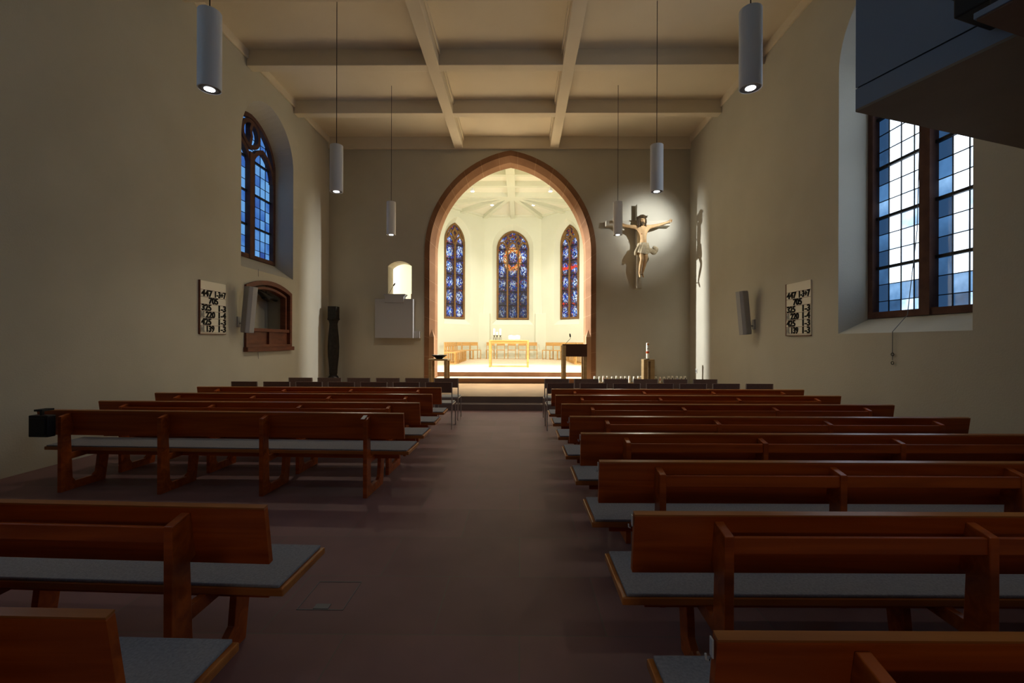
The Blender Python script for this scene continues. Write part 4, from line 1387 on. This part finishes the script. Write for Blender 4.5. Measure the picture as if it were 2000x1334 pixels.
for s in (-1, 1):
    ball(MB(), (0.002 + s * 0.032, hy - 0.168, 2.108 + hz), 0.014, 0.008, 0.007, 8).build('eye', 'dark_hair', t, smooth=True)
MB().box(-0.016, 0.02, hy - 0.18, hy - 0.168, 2.040 + hz, 2.047 + hz).build('mouth', 'blood', t)
b = MB()
ball(b, (0.0, hy - 0.128, 2.002 + hz), 0.055, 0.05, 0.048, 16, 0.06)
ball(b, (-0.006, hy - 0.135, 1.962 + hz), 0.032, 0.03, 0.045, 12, 0.08)
b.build('beard', 'dark_hair', t, smooth=True)
b = MB()
ball(b, (0.005, hy - 0.055, 2.185 + hz), 0.118, 0.125, 0.085, 20, 0.05)
ball(b, (0.02, hy + 0.0, 2.10 + hz), 0.115, 0.07, 0.13, 20, 0.05)
for s in (-1, 1):
    for q in range(3):
        x_ = 0.008 + s * (0.088 + 0.012 * q)
        y_ = hy - 0.10 + 0.035 * q
        lo_ = 1.95 if s < 0 else 2.0
        b.tube([(x_ * 0.8, y_, 2.19 + hz), (x_, y_ - 0.01, 2.11 + hz), (x_ + s * 0.012, y_, 2.04 + hz), (x_ - s * 0.004, y_ - 0.012, lo_ + hz), (x_ + s * 0.015, y_ - 0.02, lo_ - 0.05 - 0.02 * q + hz)], [0.028, 0.030, 0.026, 0.022, 0.006], 8)
b.build('hair', 'dark_hair', t, smooth=True)
cr_ = MB()
for q in range(3):
    pts = [((0.128 + 0.010 * math.sin(7 * a + q * 2)) * math.cos(a), hy - 0.06 + 0.128 * math.sin(a), 2.185 + hz + 0.016 * math.sin(5 * a + q * 2.1)) for a in [2 * PI * k / 30 for k in range(31)]]
    cr_.tube(pts, 0.013, 6)
for k in range(26):
    a = 2 * PI * k / 26
    p = Vector((0.13 * math.cos(a), hy - 0.06 + 0.13 * math.sin(a), 2.185 + hz))
    q = p + Vector((math.cos(a) * 0.05, math.sin(a) * 0.05, random.uniform(-0.03, 0.05)))
    cr_.tube([p, q], [0.010, 0.002], 5)
cr_.build('thorn_crown', 'dark_hair', t, smooth=True)
# loincloth: wrapped skirt, knot flying to one side, hanging end at the other
lc = MB()
loops = []
for k, (z, rx, ry, cx) in enumerate(((1.34, 0.155, 0.125, 0.065), (1.27, 0.175, 0.14, 0.06), (1.18, 0.195, 0.155, 0.055), (1.08, 0.205, 0.17, 0.05), (1.02, 0.20, 0.17, 0.045))):
    loops.append([(cx + (rx + 0.010 * math.sin(9 * a + k * 1.3)) * math.cos(a), fy - 0.02 + (ry + 0.013 * math.sin(11 * a + k * 1.3)) * math.sin(a), z + 0.03 * math.sin(a * 2 + 1) * (k / 4)) for a in [2 * PI * i / 72 for i in range(72)]])
lc.loft(loops, True, False)
lc.build('loincloth', 'carved_cloth', t, smooth=True)
b = MB()
ball(b, (0.27, fy - 0.05, 1.11), 0.085, 0.06, 0.075, 18, 0.10, 1)
ball(b, (0.37, fy - 0.06, 1.06), 0.090, 0.06, 0.075, 18, 0.12, 3)
ball(b, (0.43, fy - 0.06, 1.14), 0.070, 0.05, 0.095, 18, 0.12, 5)
ball(b, (0.38, fy - 0.07, 1.20), 0.060, 0.045, 0.050, 16, 0.12, 2)
b.build('cloth_knot', 'carved_cloth', t, smooth=True)
V, E, R = [], [], []
a0 = jv((-0.05, fy - 0.10, 1.30), (0.04, 0.03))
a1 = jv((-0.13, fy - 0.08, 1.20), (0.045, 0.03), a0)
a2 = jv((-0.185, fy - 0.06, 1.08), (0.045, 0.035), a1)
jv((-0.19, fy - 0.06, 0.96), (0.04, 0.03), a2)
skin_body('cloth_end', 'carved_cloth', V, E, R, 0, t)
MB().lathe([(0.001, -0.02), (0.012, 0), (0.001, 0.02)], (-0.02, fy - 0.115, 1.60), 8).build('side_wound', 'blood', t, smooth=True)
for s in (-1, 1):
    MB().tube([(0.06 + s * 0.83, fy + 0.04, 2.03), (0.06 + s * 0.83, -0.25 if abs(s) else 0, 2.03)], 0.012, 6).build('nail', 'iron', t, smooth=True)
MB().tube([(0.04, fy - 0.04, 0.40), (0.04, -0.25, 0.42)], 0.012, 6).build('nail', 'iron', t, smooth=True)
MB().tube([(0.05, fy + 0.05, 1.5), (0.03, -0.25, 1.5)], 0.02, 6).build('mount', 'iron', t, smooth=True)

# ------------------------------------------------------------------ pendant lamps
def make_lamp():
    root = thing('pendant_lamp', (0, 0, 0), 'x', 'lamp')
    r, Lh = 0.112, 0.82
    MB().lathe([(0.010, Lh + 0.01), (0.03, Lh + 0.005), (r - 0.004, Lh), (r, Lh - 0.006), (r, 0.003), (r - 0.003, 0), (r - 0.010, 0), (r - 0.012, 0.012), (0.01, 0.012)], n=36).build('shade', 'white_metal', root, smooth=True)
    MB().lathe([(0.052, 0.004), (r - 0.012, 0.004), (r - 0.012, 0.010), (0.052, 0.010)], n=32).build('reflector_ring', 'ring_grey', root, smooth=True)
    MB().lathe([(0.001, 0.001), (0.050, 0.001), (0.050, 0.009), (0.001, 0.009)], n=28).build('led_disc', 'led', root, smooth=True)
    return root


lp = make_lamp()
lfirst = True
lamps = [(-3.29, 4.78, 'big near pendant lamp left of the aisle'), (-3.27, 8.05, 'middle of the three pendant lamps left of the aisle'), (-3.22, 11.3, 'small far pendant lamp left of the arch'),
         (2.40, 4.78, 'big near pendant lamp right of the aisle, beside the gallery'), (2.40, 8.05, 'middle of the three pendant lamps right of the aisle'), (2.41, 11.3, 'small far pendant lamp hanging before the crucifix arm')]
LZ = 4.257
for x, y, lab in lamps:
    o = lp if lfirst else copy_tree(lp)
    lfirst = False
    o.location = (x, y, LZ)
    o['label'] = 'white cylindrical ' + lab if lab[0] != 'b' else 'white cylindrical ' + lab
    o['group'] = 'white cylinder pendant lamps'
    MB().tube([(0, 0, 0.82), (0, 0, ZC - LZ + 0.005)], 0.006, 6).build('cable', 'black_metal', o)
    s_ = spot('pendant_beam', (x, y, LZ - 0.03), (x, y, 0), (7 if y < 6 else 90), (1.0, 0.88, 0.66), (90 if y < 6 else 150), 1.0, 0.05)

for x, y, lab in ((-3.3, 1.5, 'left'), (2.4, 1.5, 'right'), (-3.3, -1.9, 'rear left'), (2.4, -1.9, 'rear right')):
    o = copy_tree(lp)
    o.location = (x, y, LZ)
    o['label'] = 'white cylindrical pendant lamp above the rear pews, ' + lab
    o['group'] = 'white cylinder pendant lamps'
    spot('rear_pendant_beam', (x, y, LZ - 0.03), (x, y, 0), 18, (1.0, 0.88, 0.72), 100, 1.0, 0.05)

# ------------------------------------------------------------------ wall speakers
def speaker(x, y, s, label):
    """s: +1 mounted on the left wall (nave is +x)."""
    t = thing('column_speaker', (x, y, 1.78), label, 'speaker', 'column speakers on the side walls')
    M_ = Matrix.Translation((s * 0.20, 0, 0)) @ Matrix.Rotation(s * 0.09, 4, 'Y') @ Matrix.Rotation(-s * 0.45, 4, 'Z')
    sec = [(-0.085, -0.10), (0.085, -0.10), (0.11, -0.03), (0.09, 0.09), (-0.09, 0.09), (-0.11, -0.03)]
    MB(M_).prism(sec, 0.0, 0.98, 'z').build('cabinet', 'speaker_grey', t, bevel=0.01)
    MB(M_).box(-0.082, 0.082, -0.106, -0.10, 0.03, 0.95).build('grille', 'speaker_grey', t)
    MB().box(min(0, s * 0.03), max(0, s * 0.03), -0.05, 0.05, 0.12, 0.34).build('wall_bracket', 'speaker_grey', t, bevel=0.004)
    MB().tube([(s * 0.02, 0, 0.2), (s * 0.14, 0, 0.2)], 0.016, 8).build('bracket_arm', 'speaker_grey', t, smooth=True)


speaker(XL, 9.62, 1, 'pale grey column speaker tilted off the left wall before the brown opening')
speaker(XR, 10.3, -1, 'pale grey column speaker tilted off the right wall beside the hymn board')

# ------------------------------------------------------------------ hymn boards
def text_mesh(s, size, off=0.006, ext=0.006):
    cu = bpy.data.curves.new('txt', 'FONT')
    cu.body = s
    cu.size = size
    cu.offset = off
    cu.extrude = ext
    cu.resolution_u = 3
    o = bpy.data.objects.new('txt', cu)
    C.objects.link(o)
    dg = bpy.context.evaluated_depsgraph_get()
    me = bpy.data.meshes.new_from_object(o.evaluated_get(dg))
    bpy.data.objects.remove(o)
    bpy.data.curves.remove(cu)
    return me


ROWS = [[('447', 0.04), ('1-3+7', 0.40)], [('705', 0.24)], [('325', 0.04), ('1-3', 0.50)], [('NL', 0.02), ('220', 0.16), ('1-4', 0.50)], [('425', 0.04), ('1-3', 0.50)], [('NL', 0.02), ('139', 0.16), ('1-3', 0.50)]]


def hymn_board(x, y0, y1, s, label):
    """text runs from y0 to y1."""
    t = thing('hymn_board', (x, y0, 1.745), label, 'hymn board', 'hymn boards on the side walls')
    d = 1 if y1 > y0 else -1
    W, H = abs(y1 - y0), 1.0
    M_ = frame((0, 0, 0), (0, d, 0), (-s, 0, 0))   # local y runs into the wall
    MB(M_).box(0, W, -0.025, -0.001, 0, H).build('panel', 'board_cream', t, bevel=0.002)
    MB(M_).box(-0.006, 0.010, -0.034, -0.001, -0.004, H + 0.004).build('edge_strip', 'brown_frame', t)
    MB(M_).box(-0.004, W, -0.034, -0.001, -0.014, -0.001).build('edge_strip', 'brown_frame', t)
    rh = 0.135
    for k in range(7):
        z = 0.02 + rh * k
        MB(M_).box(0.012, W, -0.029, -0.025, z - 0.003, z + 0.003).build('slot_rail', 'brown_frame', t)
    for k, row in enumerate(ROWS):
        z = 0.02 + rh * (5 - k) + 0.016
        for s_, ux in row:
            me = text_mesh(s_, 0.150, 0.004 if s_ != 'NL' else 0.002)
            o = bpy.data.objects.new('number_plate', me)
            C.objects.link(o)
            me.materials.clear()
            me.materials.append(MATS['pale_letter' if s_ == 'NL' else 'ink'])
            wd = max(v.co.x for v in me.vertices)
            k_ = {'447': 0.30, '1-3+7': 0.345, '705': 0.27, '325': 0.27, 'NL': 0.12, '220': 0.26, '1-4': 0.25, '425': 0.27, '139': 0.24, '1-3': 0.25}[s_]
            for v in me.vertices:
                v.co.x *= k_ / wd
                v.co.y *= 1.10
            # text x along the board, text y up, text z to the room
            m4 = Matrix(((0, 0, s, s * 0.031), (d, 0, 0, d * ux * W / 0.76), (0, 1, 0, z), (0, 0, 0, 1)))
            me.transform(m4)
            o.parent = t


hymn_board(XL, 8.43, 9.18, 1, 'cream hymn board with black numbers on the left wall before the speaker')
hymn_board(XR, 9.03, 8.27, -1, 'cream hymn board with black numbers on the right wall beside the window')

# ------------------------------------------------------------------ brown wooden lodge opening in the left wall
t = thing('lodge_window', (XL, 10.83, 1.40), 'brown wooden framed opening with a curved top in the left wall', 'window frame')
Mx = frame((0, 0, 0), (0, 1, 0), (-1, 0, 0))
def rel(pts):
    return [(p[0] - 10.83, p[1] - 1.40) for p in pts]
fo = rel(seg_outline(10.83, 0.94, 1.48, 2.80, 2.98))
MB(Mx).bar(fo, 0.10, -0.05, 0.12, closed=True).build('outer_frame', 'brown_frame', t)
fi = rel(seg_outline(10.83, 0.82, 1.78, 2.72, 2.86))
MB(Mx).bar(fi, 0.06, 0.02, 0.16, closed=True).build('inner_frame', 'brown_frame', t)
MB(Mx).box(-1.02, 1.02, -0.10, 0.05, -0.03, 0.07).build('sill', 'brown_frame', t, bevel=0.01)
MB(Mx).box(-0.92, 0.92, 0.03, 0.07, 0.06, 0.44).build('parapet_panel', 'brown_frame', t)
MB(Mx).box(-0.90, 0.90, -0.03, 0.10, 0.42, 0.50).build('parapet_rail', 'brown_frame', t, bevel=0.006)
MB(Mx).box(-0.04, 0.04, -0.02, 0.05, 0.06, 0.42).build('mullion', 'brown_frame', t)
MB(FL).box(9.8, 11.9, 0.59, 0.65, 1.3, 3.2).build('wall_lodge', 'plaster', structure=True)
# dark carved bird hanging inside the opening
t = thing('carved_ornament', (XL - 0.30, 11.22, 2.70), 'dark carved ornament hanging inside the brown wall opening', 'carving')
V, E, R = [], [], []
a0 = jv((0, 0, 0), (0.08, 0.07))
a1 = jv((0, 0.25, 0.0), (0.09, 0.05), a0)
a2 = jv((0, 0.48, -0.06), (0.05, 0.03), a1)
a3 = jv((0, -0.25, 0.09), (0.09, 0.05), a0)
jv((0, -0.42, 0.14), (0.04, 0.03), a3)
jv((0, 0.12, -0.10), (0.04, 0.04), a0)
jv((0, -0.1, -0.06), (0.04, 0.04), a0)
o = skin_body('carving_body', 'black_wood', V, E, R, 0, t)
MB().tube([(0, 0, 0.03), (0, 0, 0.36)], 0.008, 6).build('hanger', 'iron', t)

# ------------------------------------------------------------------ gallery corner
u = Vector((math.cos(math.radians(18.5)), math.sin(math.radians(18.5)), 0))
v = Vector((math.sin(math.radians(18.5)), -math.cos(math.radians(18.5)), 0))
MG = Matrix(((u.x, v.x, 0, 2.754), (u.y, v.y, 0, 3.77), (0, 0, 1, 0), (0, 0, 0, 1)))
t = thing('organ_gallery', (0, 0, 0), 'pale boxed gallery parapet jutting from the right wall over the pews', 'gallery')
Cg = Vector((2.754, 3.77))
uu, vv = Vector((u.x, u.y)), Vector((v.x, v.y))
def gpoly(ins):
    a = Cg + uu * ins + vv * ins
    kk = (XR - 0.006 - a.x) / uu.x
    b = a + uu * kk
    d = Cg + uu * ins + vv * 2.6
    return [tuple(a), tuple(b), (XR - 0.006, d.y), tuple(d)]
MB().prism(gpoly(0), 3.697, 4.95, 'z').build('parapet', 'gallery_paint', t)
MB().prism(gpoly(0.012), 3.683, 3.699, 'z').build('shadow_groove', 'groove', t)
MB().prism(gpoly(0), 3.52, 3.685, 'z').build('fascia', 'gallery_paint', t)
MB().prism(gpoly(0), 3.50, 3.52, 'z').build('underside', 'gallery_underside', t)
t = thing('gallery_ledge', (0, 0, 0), 'brown-bottomed thin ledge under the gallery at the top corner', 'ledge')
MB(MG).box(-0.50, 1.6, 1.02, 2.8, 3.462, 3.498).build('board', 'gallery_paint', t, bevel=0.003)
MB(MG).box(-0.49, 1.59, 1.03, 2.79, 3.45, 3.463).build('underside', 'gallery_brown', t)
t = thing('gallery_speaker', (0, 0, 0), 'black stepped box standing on the thin ledge of the gallery', 'speaker')
MB(MG).box(-0.42, -0.02, 1.05, 1.6, 3.499, 3.80).build('cabinet', 'black_plastic', t, bevel=0.01)
MB(MG).box(-0.38, -0.02, 0.86, 1.05, 3.60, 3.80).build('horn', 'black_metal', t, bevel=0.01)
MB(MG).box(-0.40, -0.02, 0.80, 1.0, 3.78, 3.90).build('top_plate', 'black_metal', t, bevel=0.005)

# ------------------------------------------------------------------ pull cords
t = thing('pull_cord', (XR + 0.30, 6.50, 0), 'thin pull cord with small rings hanging from the right window past its sill', 'cord')
MB().tube([(0.1, 0.02, 4.6), (0.05, 0.0, 3.2), (-0.10, -0.02, 2.0), (-0.325, -0.04, 1.76), (-0.325, -0.04, 1.36)], 0.005, 6).build('cord', 'ring_grey', t)
for z in (1.44, 1.32):
    MB().tube([(-0.325, -0.04 + 0.022 * math.cos(a), z + 0.022 * math.sin(a)) for a in [2 * PI * k / 12 for k in range(13)]], 0.005, 6).build('ring', 'iron', t)
t = thing('window_cord', (XL + 0.012, 10.35, 0), 'thin pull cord hanging on the left wall beside the brown opening', 'cord')
MB().tube([(0, 0.0, 3.25), (0, 0.0, 3.08)], 0.004, 6).build('cord', 'ring_grey', t)
MB().tube([(0, 0.0, 1.36), (0, 0.01, 1.20)], 0.004, 6).build('cord_end', 'ring_grey', t)
# light switch
t = thing('light_switch', (XR, 13.65, 0.75), 'small white light switch low on the right wall near the corner', 'switch')
MB().box(-0.012, 0, -0.06, 0.06, -0.06, 0.06).build('plate', 'switch_white', t, bevel=0.002)
MB().box(-0.018, -0.012, -0.035, 0.035, -0.035, 0.035).build('rocker', 'ring_grey', t)

# floor hatch
t = thing('floor_hatch', (-1.19, 2.86, 0.0), 'square floor hatch with metal edge and handle beside the left pew end', 'hatch')
fr_ = MB()
for (x0, x1, y0, y1) in ((-0.14, 0.14, -0.16, -0.155), (-0.14, 0.14, 0.155, 0.16), (-0.14, -0.136, -0.16, 0.16), (0.136, 0.14, -0.16, 0.16)):
    fr_.box(x0, x1, y0, y1, -0.001, 0.003)
fr_.build('metal_edge', 'ring_grey', t)
MB().box(-0.045, 0.045, -0.15, -0.10, 0.0, 0.004).build('handle_plate', 'ring_grey', t)
